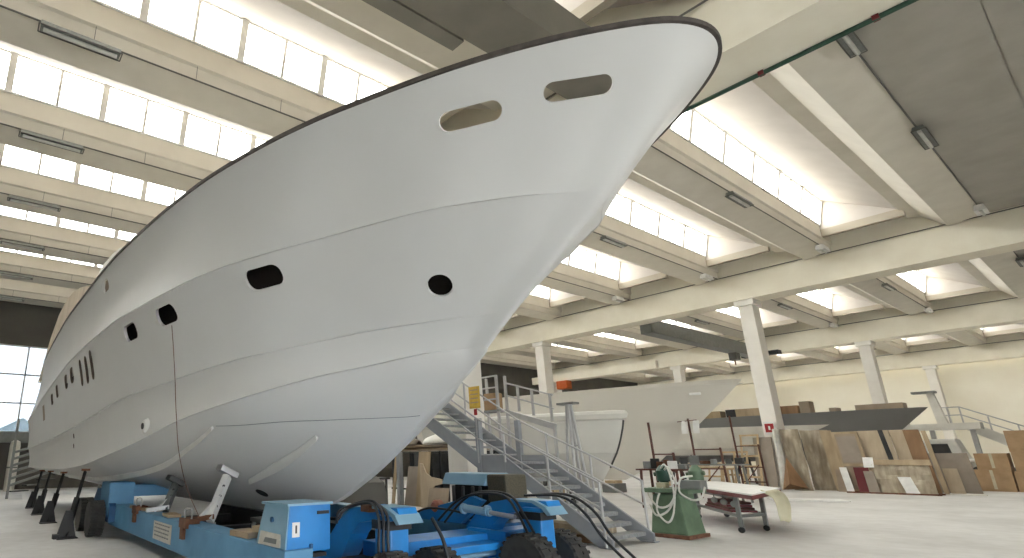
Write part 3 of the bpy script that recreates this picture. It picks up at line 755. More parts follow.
# loose timbers on the near beam and between the beams
tag(MB().obox((-11.6,3.1,.69),(1.2,.24,.05),(0,0,.06),.005).build('timber_plank','seat'), 'worn brown plank lying on the blue trailer beam near its wheels', 'plank')
tag(MB().obox((-10.0,3.12,.685),(.5,.22,.045),(0,0,-.1),.005).build('timber_block','wood_raw'), 'pale wood block on the trailer beam between the two pad arms', 'block')
tag(MB().obox((-6.85,3.12,.70),(.45,.28,.07),(0,0,.1),.005).build('timber_block','seat'), 'short brown wood block on the trailer beam beside the blue control box', 'block')
tag(MB().obox((-6.6,3.2,.77),(.22,.16,.07),(0,0,.5),.005).build('timber_block','wood_raw'), 'small pale block stacked beside the blue control box on the trailer', 'block')
t = thing('trestle_stool', 'low grey steel trestle standing under the hull behind the blue trailer beam', 'trestle', (-8.6,4.3,0))
for (sx,sy) in ((-.2,-.2),(.2,-.2),(-.2,.2),(.2,.2)): MB().bar((-8.6+sx*1.2,4.3+sy*1.2,0),(-8.6+sx,4.3+sy,.64), .05,.05).build('leg', 'steel_grey', t)
MB().box((-8.85,4.05,.62),(-8.35,4.55,.68),.01).build('trestle_top', 'steel_grey', t)

# ------------------------------------------------------------------ steel stairs
st = thing('steel_stairs', 'grey steel staircase with landing rising beside the white hull bow', 'stairs', (-8.3,10.6,0))
YA, YB = 9.8, 11.2
Lx0, Lz0 = -6.15, 0.0; Lx1, Lz1 = -8.35, 1.47; Px = -9.05; Ux1, Uz1 = -13.0, 3.84
for y in (YA,YB):
    MB().prism([(Lx0+.12,0),(Lx0+.12,.16),(Lx1-.02,Lz1+.17),(Px-.02,Lz1+.17),(Px-.02,Lz1-.2),(Lx1+.05,Lz1-.2),(Lx0-.16,0)], 1, y-.03, y+.03).build('stringer', 'grey_paint', st)
    MB().prism([(Px,Lz1-.16),(Px,Lz1+.2),(Ux1,Uz1+.2),(Ux1,Uz1-.16)], 1, y-.03, y+.03).build('stringer', 'grey_paint', st)
for i in range(8):
    z = Lz1*(i+1)/9.; x = Lx0+(Lx1-Lx0)*(i+.6)/8.4
    MB().box((x-.13,YA+.03,z-.02),(x+.13,YB-.03,z+.02)).box((x+.11,YA+.03,z-.05),(x+.135,YB-.03,z+.02)).build('tread', 'tread', st)
MB().box((Px,YA+.03,Lz1-.03),(Lx1,YB-.03,Lz1+.02)).build('landing_plate', 'tread', st)
MB().box((Px-.03,YA-.035,Lz1-.24),(Lx1+.03,YA+.04,Lz1+.12)).build('landing_fascia', 'grey_paint', st)
for i in range(12):
    z = Lz1+(Uz1-Lz1)*(i+1)/13; x = Px+(Ux1-Px)*(i+.6)/12.5
    MB().box((x-.13,YA+.03,z-.02),(x+.13,YB-.03,z+.02)).build('tread', 'tread', st)
for y in (YA,YB):
    off = -.045 if y == YA else .045
    yy = y+off
    rl = MB(); H1, H2 = 1.0, .55
    for H_ in (H1,H2):
        rl.tube([(Lx0-.02,yy,.12+H_*1.02),(Px,yy,Lz1+H_)], .022, 8)
        rl.tube([(Px,yy,Lz1+H_),(Ux1,yy,Uz1+.1+H_)], .022, 8)
    rl.build('handrail', 'rail', st, smooth=60)
    for q in (0,.5,1.): 
        x = Lx0+(Lx1+.05-Lx0)*q; z = .02+(Lz1)*q
        MB().tube([(x,yy,z),(x,yy,1.14+1.33*(Lx0-x)/(Lx0-Px))], .025, 8).build('rail_post', 'rail', st, smooth=60)
    for q in (0.,.45,.9):
        x = Px+(Ux1-Px)*q; z = Lz1+(Uz1-Lz1)*q
        MB().tube([(x,yy,z),(x,yy,z+1.0+.1*q)], .025, 8).build('rail_post', 'rail', st, smooth=60)
for y in (YA,YB):
    MB().box((Px-.06,y-.06,0),(Px+.06,y+.06,Lz1+1.0)).build('support_post', 'grey_paint', st)
MB().box((Lx0-.1,YA-.09,0),(Lx0+.16,YA+.09,.02)).build('foot_plate', 'grey_paint', st)
MB().box((Lx0-.1,YB-.09,0),(Lx0+.16,YB+.09,.02)).build('foot_plate', 'grey_paint', st)
for i,(x,y,z,l,w_,h_,r_,m_) in enumerate(((-7.3,10.3,.0,1.5,.5,.14,.1,'ply_dark'),(-7.4,10.4,.14,1.2,.4,.16,-.1,'ply'),(-6.85,10.75,.0,.5,.35,.28,.3,'ply_light'),(-8.55,10.6,.0,.6,.8,.7,.05,'steel_dark'))):
    tag(MB().obox((x,y,z+h_/2),(l,w_,h_),(0,0,r_),.01).build('timber_block' if i<3 else 'tool_chest',m_), ['dark brown plank bundle on the floor under the steel stairs','brown timber block stacked on the plank bundle under the steel stairs','light wood block on the floor under the lowest stair treads','dark tool chest under the stair landing'][i], 'timber' if i<3 else 'chest')
# notice on the rail
t = thing('safety_notice', 'yellow notice board fixed on the upper stair rail before the white column', 'sign', (-10.32,11.14,2.8))
MB().box((-10.55,11.13,2.86),(-10.17,11.15,3.44),.004).build('notice_board', 'yellow', t)
for i in range(4): MB().box((-10.50,11.124,3.33-i*.11),(-10.22,11.131,3.36-i*.11)).build('notice_print', 'seat', t)
MB().box((-10.40,11.13,2.68),(-10.30,11.145,2.84)).build('red_tag', 'red', t)

# ------------------------------------------------------------------ things under and behind the stairs
t = thing('pipe_rack', 'dark steel tube rack loaded with boards standing behind the stairs', 'rack', (-14.7,14,0))
for y in (13.6,14.6):
    for i in range(9): MB().bar((-17.0+i*.52,y,0),(-17.0+i*.52,y,1.82), .06,.06).build('rack_post', 'black', t)
MB().box((-17.1,14.75,.05),(-12.6,14.8,1.75)).build('dark_screen','steel_dark',t)  # dark screen added to darken the gaps between the posts
for z in (.5,1.78):
    for y in (13.6,14.6): MB().bar((-17.1,y,z),(-12.7,y,z), .06,.06).build('rack_rail', 'steel_dark', t)
for i in range(5):
    tag(MB().obox((-14.9+random.uniform(-.2,.2),14.0+random.uniform(-.15,.15),1.85+i*.045),(4.0-i*.3,.9-i*.08,.04),(0,0,random.uniform(-.03,.03))).build('stored_board','ply' if i%2 else 'mdf'),
        ['lowest','second','third','fourth','topmost'][i]+' wooden board of the pile on the dark tube rack', 'board')
def mould(c, L, W, H, name, label, m):
    b = MB(); R = []
    for i in range(13):
        a = -1+2*i/12; w = W*math.sqrt(max(.05,1-a*a*.8)); h = H*(1-.5*a*a)
        R.append([b.bm.verts.new((c[0]+a*L,c[1]+q*w,c[2]+h*(1-q*q))) for q in (-1,-.8,-.4,0,.4,.8,1)])
    for A,B in zip(R,R[1:]):
        for j in range(6): b.bm.faces.new((A[j],B[j],B[j+1],A[j+1]))
    me = b.build(name, m, None, smooth=60); md = me.modifiers.new('s','SOLIDIFY'); md.thickness = .04
    return tag(me, label, 'mould')
mould((-14.2,14.0,2.10), 1.3,.5,.38, 'fibreglass_mould', 'white curved fibreglass moulding lying on top of the board pile', 'fiber')
mould((-16.6,13.9,2.07), .8,.4,.30, 'fibreglass_mould', 'smaller grey fibreglass moulding at the left end of the board pile', 'greyboard')
def lean(name, x, y, w, h, lean_, th, m, label, cat, yaw=0., roll=0., warp=None, n=(1,1), z=0):
    """board standing on its lower edge, leaning back (+y) by lean_"""
    c,s_ = math.cos(yaw),math.sin(yaw); u = Vector((w*c,w*s_,0)); v = Vector((-s_*lean_+roll,c*lean_,h))
    o = MB().sheet((x,y,z), u, v, -th, n, warp).build(name, m, None, smooth=30 if warp else None)
    return tag(o, label, cat) if label else o
lean('plywood_sheet', -15.1,13.0,.6,1.8,.25,.03,'ply','tall brown plywood sheet leaning against the dark tube rack','board')
lean('plywood_sheet', -15.75,13.05,.6,1.3,.25,.03,'greyboard','grey board leaning left of the tall brown plywood sheet','board')
lean('plywood_sheet', -14.2,12.72,.9,.66,.15,.03,'mdf','low brown board standing right of the curved plywood cut-out','board')
lean('white_batten', -13.55,13.1,.22,1.1,.2,.03,'table_white','short white batten leaning behind the low brown board','batten')
lean('plywood_sheet', -12.6,13.1,.6,1.3,.22,.03,'ply_light','light plywood piece leaning behind the blue engine hood','board')
lean('timber_plank', -16.6,13.15,.14,1.85,.25,.05,'wood_raw','pale timber plank leaning at the left end of the dark tube rack','plank')
b = MB()
P = [(px-1.1,pz) for px,pz in [(-13.55,0),(-13.55,1.42),(-13.4,1.40),(-13.25,1.1),(-13.0,.98),(-12.5,.92),(-12.5,.78),(-12.85,.70),(-13.05,.5),(-13.1,.25),(-13.05,0)]]
b.prism(P, 1, 12.86, 12.90)
tag(b.build('plywood_cutout','ply_light'), 'curved light plywood cut-out with a hooked top standing behind the trailer', 'board')
t = thing('grey_post', 'grey steel post standing behind the stairs left of the brown plywood', 'post', (-15.4,12.6,0))
MB().box((-15.48,12.52,.0),(-15.32,12.68,1.8)).build('post_shaft','grey_paint',t); MB().box((-15.6,12.4,0),(-15.2,12.8,.03)).build('base_plate','grey_paint',t)
t = thing('work_bench', 'cluttered dark workbench beyond the hull keel and blue trailer front', 'bench', (-17.2,12.4,0))
MB().box((-18.4,12.0,.86),(-16.2,12.8,.92)).build('bench_top','steel_dark',t)
for sx in (-18.3,-16.3):
    for sy in (12.1,12.7): MB().bar((sx,sy,0),(sx,sy,.86),.06,.06).build('leg','steel_dark',t)
MB().sheet((-17.7,12.2,.98),(1.5,0,.62),(0,.5,0),.03).build('tilted_board','black',t)
for i,(x,m_) in enumerate(((-18.1,'table_white'),(-17.6,'white_paint'),(-16.9,'steel_grey'),(-16.5,'table_white'))):
    tag(MB().lathe((x,12.15,.92),(0,0,1),[(0,.09),(.26,.09),(.30,.05),(.34,.05)],14).build('resin_can',m_,None,smooth=40),
        ['white resin can at the far left of the dark bench','second white can on the dark bench','grey can on the dark bench near its right end','white can at the right end of the dark bench'][i],'can')

# ------------------------------------------------------------------ small hull and the off-white yacht behind
def lofted(name, label, secs, m, cat='boat', rim=None, deckz=None):
    """secs: list of stations, each a list of (x,y,z) from deck edge to keel on one side; mirrored by the caller"""
    t = thing(name, label, cat, tuple(sum(p[i] for p in secs[0])/len(secs[0]) if i<2 else 0 for i in range(3)))
    b = MB(); G = [[b.bm.verts.new(p) for p in s_] for s_ in secs]
    for A,B in zip(G,G[1:]):
        for j in range(len(A)-1):
            try: b.bm.faces.new((A[j],A[j+1],B[j+1],B[j]))
            except ValueError: pass
    bmesh.ops.remove_doubles(b.bm, verts=b.bm.verts[:], dist=.001)
    bmesh.ops.recalc_face_normals(b.bm, faces=b.bm.faces[:])
    b.build('hull', m, t, smooth=24); return t
def yacht2():
    yc = 25.0; secs = []
    for i in range(25):
        s = (i/24)**1.6
        def P(x0,x1,b_,z0,z1,p=.55): 
            x = x0+(x1-x0)*s; bb = b_*min(1,(s/.55))**p if s < .55 else b_
            return x,bb,z0+(z1-z0)*s
        A = [P(-9.04,-26,2.6,4.5,4.55,.52), P(-10.0,-26,2.45,3.62,3.45,.62), P(-10.05,-26,2.40,3.58,3.41,.62), P(-10.95,-26,2.2,2.8,2.35,.75), P(-11.1,-26,2.12,2.7,2.3,.78), P(-12.7,-26,1.9,1.38,1.35,1.), P(-14.4,-26,.05,.55,.45,1.)]
        R = [(x,yc-bb,z) for x,bb,z in A]; L = [(x,yc+bb,z) for x,bb,z in A[::-1]]
        secs.append(R+L)
    t = lofted('motor_yacht', 'off-white yacht hull with knuckle lines standing behind the grey stairs', secs, 'hull_warm', 'yacht')
    b = MB(); b.faces([(x,y,z-.15) for (x,y,z) in [secs[i][0] for i in range(25)]]+[(x,y,z-.15) for (x,y,z) in [secs[i][-1] for i in range(25)]], [(i,i+1,25+i+1,25+i) for i in range(24)])
    b.build('deck','fiber',t)
    c = MB()
    for s_ in (-1,1): c.box((-10.9,25+s_*1.55-.03,4.12),(-10.55,25+s_*1.55+.03,4.2))
    h = MB(); h.obox((-10.35,23.83,3.98),(.42,.05,.10),(0,0,.6),.02).build('mooring_slot','table_white',t)
    MB().obox((-10.40,23.80,3.99),(.28,.05,.05),(0,0,.6),.01).build('slot_opening','black',t)
    for x in (-14.5,-17.5,-21,-24.5):
        for s_ in (-1,1): pass
    return t
yacht2()
for i,x in enumerate((-15.0,-18.5,-22.0)):
    t = thing('keel_block', ['grey keel block nearest the bow under the off-white yacht','middle grey keel block under the off-white yacht','aft grey keel block under the off-white yacht'][i], 'block', (x,25,0))
    MB().box((x-.3,24.5,0),(x+.3,25.5,.40),.02).build('block_base','steel_grey',t); MB().box((x-.25,24.7,.40),(x+.25,25.3,.52)).build('block_pad','wood_raw',t)
def smallboat():
    yc = 16.9; secs = []
    for i in range(22):
        q = i/21; q = q**1.7
        f = min(1., q/.45)**.6
        A = [(0.,1.35,2.99),(.07,1.42,2.96),(.10,1.45,2.88),(.06,1.43,2.74),(-.06,1.38,2.69),(-.12,1.30,2.45),(-.25,1.22,2.08),(-.42,1.12,1.70),(-.47,1.06,1.66),(-.70,.80,1.25),(-.95,.4,.90),(-1.1,.02,.62)]
        secs.append([(-9.5+a-(8-abs(a))*q, yc-b_*f, z) for a,b_,z in A]+[(-9.5+a-(8-abs(a))*q, yc+b_*f, z) for a,b_,z in A[::-1]])
    t = lofted('small_boat_hull', 'grey-white small boat hull with rounded deck edge behind the stair rails', secs, 'hull_small', 'boat')
    b = MB(); b.faces([s_[0] for s_ in secs]+[s_[-1] for s_ in secs], [(i,i+1,23+i,22+i) for i in range(21)]); b.build('deck','fiber',t)
    MB().curve([Vector(secs[0][j])+Vector((.01,0,0)) for j in (4,5,6,7,9)], .028, 6, 4).build('stem_strip','steel_dark',t)
smallboat()
t = thing('boat_cradle', 'steel cradle beams beneath the grey-white small boat hull', 'cradle', (-12.5,17.4,0))
for x in (-12.2,-15.8):
    MB().box((x-.08,15.9,.0),(x+.08,17.9,.14)).build('cradle_beam','steel_dark',t)
    for y in (16.1,17.7): MB().bar((x,y,.14),(x,y+(.2 if y<17 else -.2),.92),.10,.10).build('cradle_leg','steel_dark',t)
    MB().box((x-.06,16.6,.14),(x+.06,17.2,.62)).build('keel_chock','wood_raw',t)
# tripod stand of white tubes
t = thing('tube_tripod', 'tall pale steel tube tripod with flat head beside the stair rail', 'stand', (-9.0,14.2,0))
for dx,dy in ((-.4,0),(.35,.1),(-.1,.4),(.15,-.3)): MB().tube([(-9.6+dx,14.2+dy,0),(-9.6+dx*.15,14.2+dy*.15,3.05)], .04, 8).build('leg','rail',t,smooth=60)
for z,f in ((.9,.75),(1.9,.5)): MB().tube([(-9.6-.4*f,14.2,z),(-9.6+.36*f,14.25,z)], .025, 6).build('brace','rail',t)
MB().box((-9.9,14.05,3.04),(-9.35,14.35,3.1)).build('tripod_head','steel_grey',t)
# access platform with rails
t = thing('access_platform', 'pale railed access platform rising behind the yellow notice', 'platform', (-11.6,13.6,0))
for x in (-12.0,-11.25):
    for y in (13.1,13.5): MB().bar((x,y,0),(x,y,4.02),.07,.07).build('platform_post','rail',t)
MB().box((-12.05,13.05,2.92),(-11.2,13.55,2.98)).build('platform_deck','tread',t)
for z in (3.3,3.65,4.0): MB().tube([(-12.0,13.1,z),(-11.25,13.1,z)],.025,6).build('guard_rail','rail',t)
for dz in (0,.38): MB().tube([(-11.25,13.5,3.42+dz),(-9.6,13.5,2.9+dz)],.025,6).build('guard_rail','rail',t)
for x,z in ((-10.8,3.66),(-10.3,3.5),(-9.7,3.32)): MB().bar((x,13.5,z-.75),(x,13.5,z),.09,.04).build('rail_post','rail',t)
MB().bar((-11.25,13.5,2.9),(-9.6,13.5,2.4),.06,.16).build('platform_stringer','rail',t)
MB().bar((-9.65,13.5,0),(-9.65,13.5,2.5),.07,.07).build('platform_post','rail',t)
tag(MB().box((-11.85,13.15,2.99),(-11.4,13.5,3.5),.02).build('cardboard_box','card'), 'brown cardboard box standing on the pale access platform', 'box')

# dark grey boat and small white hull beyond the tall column
def darkboat():
    yc = 41.5; secs = []
    for i in range(21):
        s = (i/20)**1.4
        f = min(1, s/.5)**.6
        A = [(-6.75-15*s,2.2*f,3.97-.12*s),(-8.1-13.7*s,2.0*f,2.75-.3*s),(-9.3-12.5*s,1.7*f,2.1-.3*s),(-11-11*s,.04,1.3-.2*s)]
        secs.append([(x,yc-b_,z) for x,b_,z in A]+[(x,yc+b_,z) for x,b_,z in A[::-1]])
    t = lofted('grey_boat_hull', 'long dark grey boat hull pointing right beyond the stacked panels', secs, 'hull_grey', 'boat')
    b = MB(); b.faces([(p[0],p[1],p[2]-.05) for p in [s_[0] for s_ in secs]]+[(p[0],p[1],p[2]-.05) for p in [s_[-1] for s_ in secs]], [(i,i+1,22+i,21+i) for i in range(20)])
    b.build('deck','hull_grey',t)
    for x in (-12,-16,-20):
        for y in (40.6,42.4): MB().bar((x,y,0),(x,yc,1.35),.12,.12).build('shore_prop','steel_dark',t)
    secs = []; yc = 37.3
    for i in range(17):
        s = (i/16)**1.4; f = min(1, s/.6)**.7
        A = [(-9.9-9*s,1.1*f,3.12+.10*s),(-11.0-8*s,.95*f,2.6),(-12-7*s,.7*f,2.0),(-12.8-6.5*s,.03,1.6)]
        secs.append([(x,yc-b_,z) for x,b_,z in A]+[(x,yc+b_,z) for x,b_,z in A[::-1]])
    t = lofted('white_boat_hull', 'low white boat hull lying in front of the dark grey hull', secs, 'fiber', 'boat')
    b = MB(); b.faces([s_[0] for s_ in secs]+[s_[-1] for s_ in secs], [(i,i+1,18+i,17+i) for i in range(16)]); b.build('deck','fiber',t)
    for x in (-14,-17):
        for y in (36.6,38): MB().bar((x,y,0),(x,yc,1.7),.1,.1).build('shore_prop','steel_dark',t)
darkboat()
for i,(x,w,h,m_,l) in enumerate(((-17.3,1.6,.5,'ply','wide plywood crate on the grey boat deck at its left end'),(-15.9,.55,.55,'black','dark open box between crates on the grey boat deck'),(-14.9,1.4,.55,'ply','plywood crate on the grey boat deck just left of the column'),
     (-12.7,.9,.55,'ply_dark','brown open crate on the grey boat deck just right of the column'),(-11.9,.5,.75,'mdf','upright brown box beside the open crate on the grey boat deck'),(-10.6,.35,.28,'mdf','little brown block alone on the grey boat deck'),(-8.6,2.0,.34,'mdf','long flat brown case on the foredeck of the grey boat'))):
    y = 41.5
    tag(MB().box((x-w/2,y-.4,3.935),(x+w/2,y+.4,3.935+h),.02).build('storage_crate',m_), l, 'crate')

# ------------------------------------------------------------------ green machine
_n0 = set(bpy.data.objects.keys())
g = thing('spindle_moulder', 'green woodworking machine with pale looping hoses beside the stair foot', 'machine', (-6.15,12.4,0))
MB()._hexa([(-6.62,11.95,.06),(-5.72,12.0,.06),(-5.72,12.9,.06),(-6.62,12.9,.06),(-6.50,12.05,.84),(-5.84,12.05,.84),(-5.84,12.8,.84),(-6.50,12.8,.84)], .04).build('machine_body','green',g)
MB().box((-6.7,11.9,0),(-5.66,12.95,.07),.01).build('machine_base','rust',g)
MB().box((-6.70,11.95,.86),(-5.55,12.9,.95),.02).build('machine_table','green',g)
MB().box((-5.75,12.0,.95),(-5.25,12.35,1.12),.02).build('fence_block','steel_grey',g)
MB().box((-6.25,11.99,.0),(-5.95,12.03,.05)).build('base_plate','table_white',g)
for x,y,m_ in ((-6.30,12.35,'green_dark'),(-5.55,12.5,'green')):
    hd = MB().lathe((x,y,.95),(0,0,1),[(0,.10),(.12,.10),(.14,.16),(.34,.17),(.40,.12),(.46,.06)],18).build('motor_head',m_,g,smooth=40)
    MB().tube([(x-.22,y-.03,1.22),(x+.22,y-.03,1.26)],.045,10).build('head_handle',m_,hd,smooth=50)
MB().box((-6.4,12.1,.95),(-6.15,12.28,1.06),.02).build('control_panel','tape',g)
for h_ in ([(-6.35,12.3,1.3),(-6.1,12.1,1.42),(-5.92,11.96,1.2),(-5.9,11.94,.8),(-6.1,11.93,.52),(-6.4,11.93,.42),(-6.56,11.97,.62)],
           [(-6.25,12.3,1.3),(-5.98,12.05,1.36),(-5.82,11.96,1.0),(-6.0,11.93,.66),(-6.3,11.93,.58),(-6.52,11.95,.76),(-6.6,12.0,.95)],
           [(-5.55,12.3,1.2),(-5.68,11.98,1.15),(-5.74,11.95,.9),(-5.5,11.95,.76),(-5.28,12.0,.8),(-5.2,12.1,1.0)],
           [(-6.2,12.25,1.05),(-6.28,11.93,.8),(-6.36,11.92,.5),(-6.15,11.92,.3),(-5.98,11.93,.45),(-5.85,11.94,.9)]):
    MB().curve(h_, .022, 7).build('air_hose','hose_white',g,smooth=60)

for o_ in [o_ for o_ in bpy.data.objects if o_.name not in _n0 and o_.type == 'MESH']:
    for v_ in o_.data.vertices: v_.co.x *= .80; v_.co.y *= .85
# ------------------------------------------------------------------ white topped work table
t = thing('work_table', 'white topped steel work table on castors right of the green machine', 'table', (-6.6,14.8,0))
top = MB(); P = [(-8.3,16.7),(-6.74,14.95),(-4.85,12.8),(-5.32,15.7),(-7.9,18.6)]
A = [top.bm.verts.new((x,y,.835)) for x,y in P]; B = [top.bm.verts.new((x,y,.865)) for x,y in P]
fs = [top.bm.faces.new(A[::-1]), top.bm.faces.new(B)]+[top.bm.faces.new((A[i],A[(i+1)%5],B[(i+1)%5],B[i])) for i in range(5)]
bmesh.ops.recalc_face_normals(top.bm, faces=fs); top.build('table_top','table_white',t)
und = MB(); A = [und.bm.verts.new((x*.97-.19,y*.97+.5,.75)) for x,y in P]; B = [und.bm.verts.new((x*.98-.13,y*.98+.33,.835)) for x,y in P]
fs = [und.bm.faces.new(A[::-1]), und.bm.faces.new(B)]+[und.bm.faces.new((A[i],A[(i+1)%5],B[(i+1)%5],B[i])) for i in range(5)]
bmesh.ops.recalc_face_normals(und.bm, faces=fs); und.build('table_apron','maroon',t)
for x,y in ((-5.6,13.95),(-5.42,14.75),(-7.5,16.3),(-7.2,17.2)):
    lg = MB().bar((x,y,.12),(x,y,.76),.075,.075).build('leg','steel_grey',t)
    MB().lathe((x,y-.03,.06),(0,1,0),[(0,.06),(.05,.06)],14).build('castor','black',lg)
MB().bar((-5.6,13.95,.34),(-7.5,16.3,.34),.06,.06).build('lower_rail','steel_grey',t)
MB().bar((-5.42,14.75,.34),(-7.2,17.2,.34),.06,.06).build('lower_rail','steel_grey',t)
MB().bar((-5.6,13.95,.34),(-5.42,14.75,.34),.06,.06).build('lower_rail','steel_grey',t)
MB().bar((-5.6,13.95,.70),(-7.5,16.3,.70),.05,.05).build('upper_rail','steel_grey',t)
for i in range(4):
    tag(MB().obox((-6.3,15.25,.395+i*.05),(1.9-.2*i,.5,.045),(0,0,math.radians(-51+random.uniform(-4,4)))).build('stored_board','maroon' if i%2==0 else 'rust_red'),
        ['lowest','second','third','topmost'][i]+' dark red board stored on the shelf under the white table', 'board')
for i,(x,y) in enumerate(((-6.05,14.42),(-6.45,14.9),(-5.66,13.96))):
    o = MB().lathe((x,y-.04,.58),(0,1,0),[(0,.04),(.01,.065),(.06,.065),(.07,.04)],16).tube([(x,y,.60),(x,y,.76)],.012,6)
    tag(o.build('cable_reel','steel_grey',None,smooth=40), ['middle grey reel hanging under the white table edge','grey reel hanging nearest the green machine under the white table','grey reel hanging nearest the table end under its white top'][i], 'reel')
b = MB()
R = []
for i in range(9):
    q = i/8; x = -5.02+.22*math.sin(q*1.5); y = 14.2-.10*q; z = .875-.03*q-.56*q*q
    R.append([b.bm.verts.new((x+w*.10*(1-.4*q)+.02*math.sin(i+w*3),y+w*.22*(1-.5*q),z+.02*math.sin(i*1.3+w*4))) for w in (-1,-.5,0,.5,1)])
for A,B in zip(R,R[1:]):
    for j in range(4): b.bm.faces.new((A[j],A[j+1],B[j+1],B[j]))
o = b.build('film_strip','tape',None,smooth=60); o.modifiers.new('s','SOLIDIFY').thickness = .008
tag(o, 'yellowish plastic film draped off the right end of the white table', 'film')

# ------------------------------------------------------------------ scaffold, trestles and timber frames behind the table
def scaff(x, y, h, w, label):
    t = thing('scaffold_frame', label, 'scaffold', (x,y,0))
    MB().bar((x,y,0),(x-.08,y+.05,h),.06,.06).build('scaffold_post','rust_red',t)
    MB().bar((x+w,y,0),(x+w-.08,y+.05,h*.62),.06,.06).build('scaffold_post','rust_red',t)
    for z in (.5,1.1,h*.6): MB().bar((x-.05,y+.03,z),(x+w-.03,y+.03,z),.045,.045).build('crossbar','rust_red',t)
    MB().bar((x,y,.3),(x+w-.2,y+.05,1.2),.035,.035).build('diagonal_brace','rust_red',t)
scaff(-10.35,20.0,2.75,.7,'brown steel scaffold frame nearest the small boat hull')
scaff(-10.8,24.0,3.05,1.0,'brown steel scaffold frame under the off-white yacht bow')
scaff(-10.84,28.0,3.3,.9,'brown steel scaffold frame left of the wooden rack frames')
for i,(x,y,z,w,m_) in enumerate(((-9.35,18.6,1.2,1.5,'rust_red'),(-9.7,22.6,1.3,2.2,'steel_grey'))):
    t = thing('trestle_table', ['brown trestle cluttered with tools behind the green machine','grey trestle shelf with dark clutter behind the white table'][i], 'trestle', (x,y,0))
    MB().box((x-w/2,y-.4,z-.05),(x+w/2,y+.4,z)).build('trestle_top',m_,t)
    for sx in (-1,1):
        for sy in (-1,1): MB().bar((x+sx*w*.45,y+sy*.35,0),(x+sx*w*.42,y+sy*.3,z-.05),.06,.06).build('leg',m_,t)
    for k in range(6):
        xx = x-w/2+.2+k*(w-.4)/5; hh = random.uniform(.10,.32)
        m2 = random.choice(['black','steel_dark','steel_grey','table_white','rust','blacktop'])
        tag(MB().obox((xx,y+random.uniform(-.2,.2),z+hh/2),(random.uniform(.14,.3),.2,hh),(0,0,random.uniform(0,1)),.02).build('tool_case',m2),
            '%s tool case from the %s on the %s trestle' % (ORD[k], 'small boat side' if i==0 else 'left', 'brown' if i==0 else 'grey'), 'tool case')
for i,(dx,l) in enumerate(((-.32,'left white rag hanging from the middle brown scaffold'),(.12,'right white rag hanging from the middle brown scaffold'))):
    tag(MB().sheet((-10.8+dx,23.9,2.45),(.22,.03,0),(.03,.02,.5),.02,(4,6),lambda a,b_: .03*math.sin(7*a+5*b_)).build('white_rag','table_white',None,smooth=60), l, 'rag', 'rags on the scaffold')
tag(MB().bar((-11.25,23.93,2.93),(-10.5,23.93,2.97),.03,.03).build('hanging_rod','rust_red'), 'thin brown rod carrying two white rags on the scaffold', 'rod')
def frame_rack(x, y, w, h, rows, cols, label, lean_=.3):
    t = thing('timber_rack', label, 'rack', (x,y,0))
    L = lambda z: y+lean_*z/h
    for i in range(cols+1): MB().bar((x+w*i/cols,y,0),(x+w*i/cols,L(h),h),.08,.06).build('upright','wood_raw',t)
    for j in range(rows+1):
        z = .06+(h-.1)*j/rows; MB().bar((x-.05,L(z),z),(x+w+.05,L(z),z),.07,.09).build('cross_slat','wood_raw',t)
frame_rack(-13.6,32.75,1.15,1.8,3,2,'light timber frame with square openings standing before the wrapped boards',.5)
frame_rack(-12.35,32.0,.75,2.6,5,1,'tall narrow timber ladder frame behind the square-opening frame',.6)
frame_rack(-15.2,33.5,1.2,1.0,2,2,'low light timber frame left of the square-opening frame',.3)
for i in range(9):
    L_ = [2.2,1.5,1.9,1.2][i%4]; row = i%3; lay = i//3
    o = MB().obox((-14.6+[.2,-.5,.4][lay]+.1*row,32.02+.21*row,1.01+.085*lay),(L_,.12,.07),(0,0,0))
    tag(o.build('timber_offcut','wood_raw'), '%s pale timber offcut in the %s layer of the heap on the low trestle' % (['front','middle','back'][row],['bottom','middle','top'][lay]), 'offcut')
t = thing('timber_trestle','low timber trestle under the heap of pale offcuts','trestle',(-14.5,32.3,0))
MB().box((-16.4,31.9,.9),(-12.8,32.6,.97)).build('trestle_top','wood_raw',t)
for x in (-16.2,-13):
    for y in (32.0,32.5): MB().bar((x,y,0),(x,y,.9),.08,.08).build('leg','wood_raw',t)

# ------------------------------------------------------------------ boards and panels along the right
lean('wrapped_board', -11.85,32.25,.80,2.45,.4,.08,'greyboard','grey board leaning in front of the tall white column foot','board')
wv = lambda a,b_: .05*math.sin(9*a+2*b_)+.04*math.sin(14*b_+5*a)
lean('plastic_sheet', -10.92,32.25,.30,2.8,.3,.05,'wrap_white','white plastic sheet standing just right of the column foot','sheet',warp=lambda a,b_:.25*math.sin(3.1*a)*b_,n=(8,8))
# folded brown sheet with triangular opening
b = MB(); b.faces([(-10.85,32.2,0.02),(-10.4,31.75,.30),(-9.85,32.2,.10),(-10.5,32.3,1.5)], [(0,1,3),(1,2,3),(0,3,2),(0,2,1)])
o = b.build('folded_sheet','ply_dark'); tag(o,'triangular brown fold opening at the foot of the wrapped sheet','board')
lean('wrapped_board', -10.48,32.45,.72,2.8,.45,.08,'wrap','tall brown plastic wrapped panel right of the white sheet','panel',roll=-.25,warp=wv,n=(12,14))
lean('wrapped_board', -9.95,33.3,1.05,2.75,.5,.08,'wrap','widest rumpled plastic wrapped panel left of the door edge','panel',roll=-.25,warp=wv,n=(14,14))
lean('narrow_board', -9.05,33.0,.42,2.7,.55,.06,'ply','narrow brown board standing right of the rumpled wrapped panel','board',roll=-.3)
lean('small_board', -8.85,32.5,.34,.95,.15,.04,'mdf','small grey-brown offcut leaning at the foot of the framed door','board')
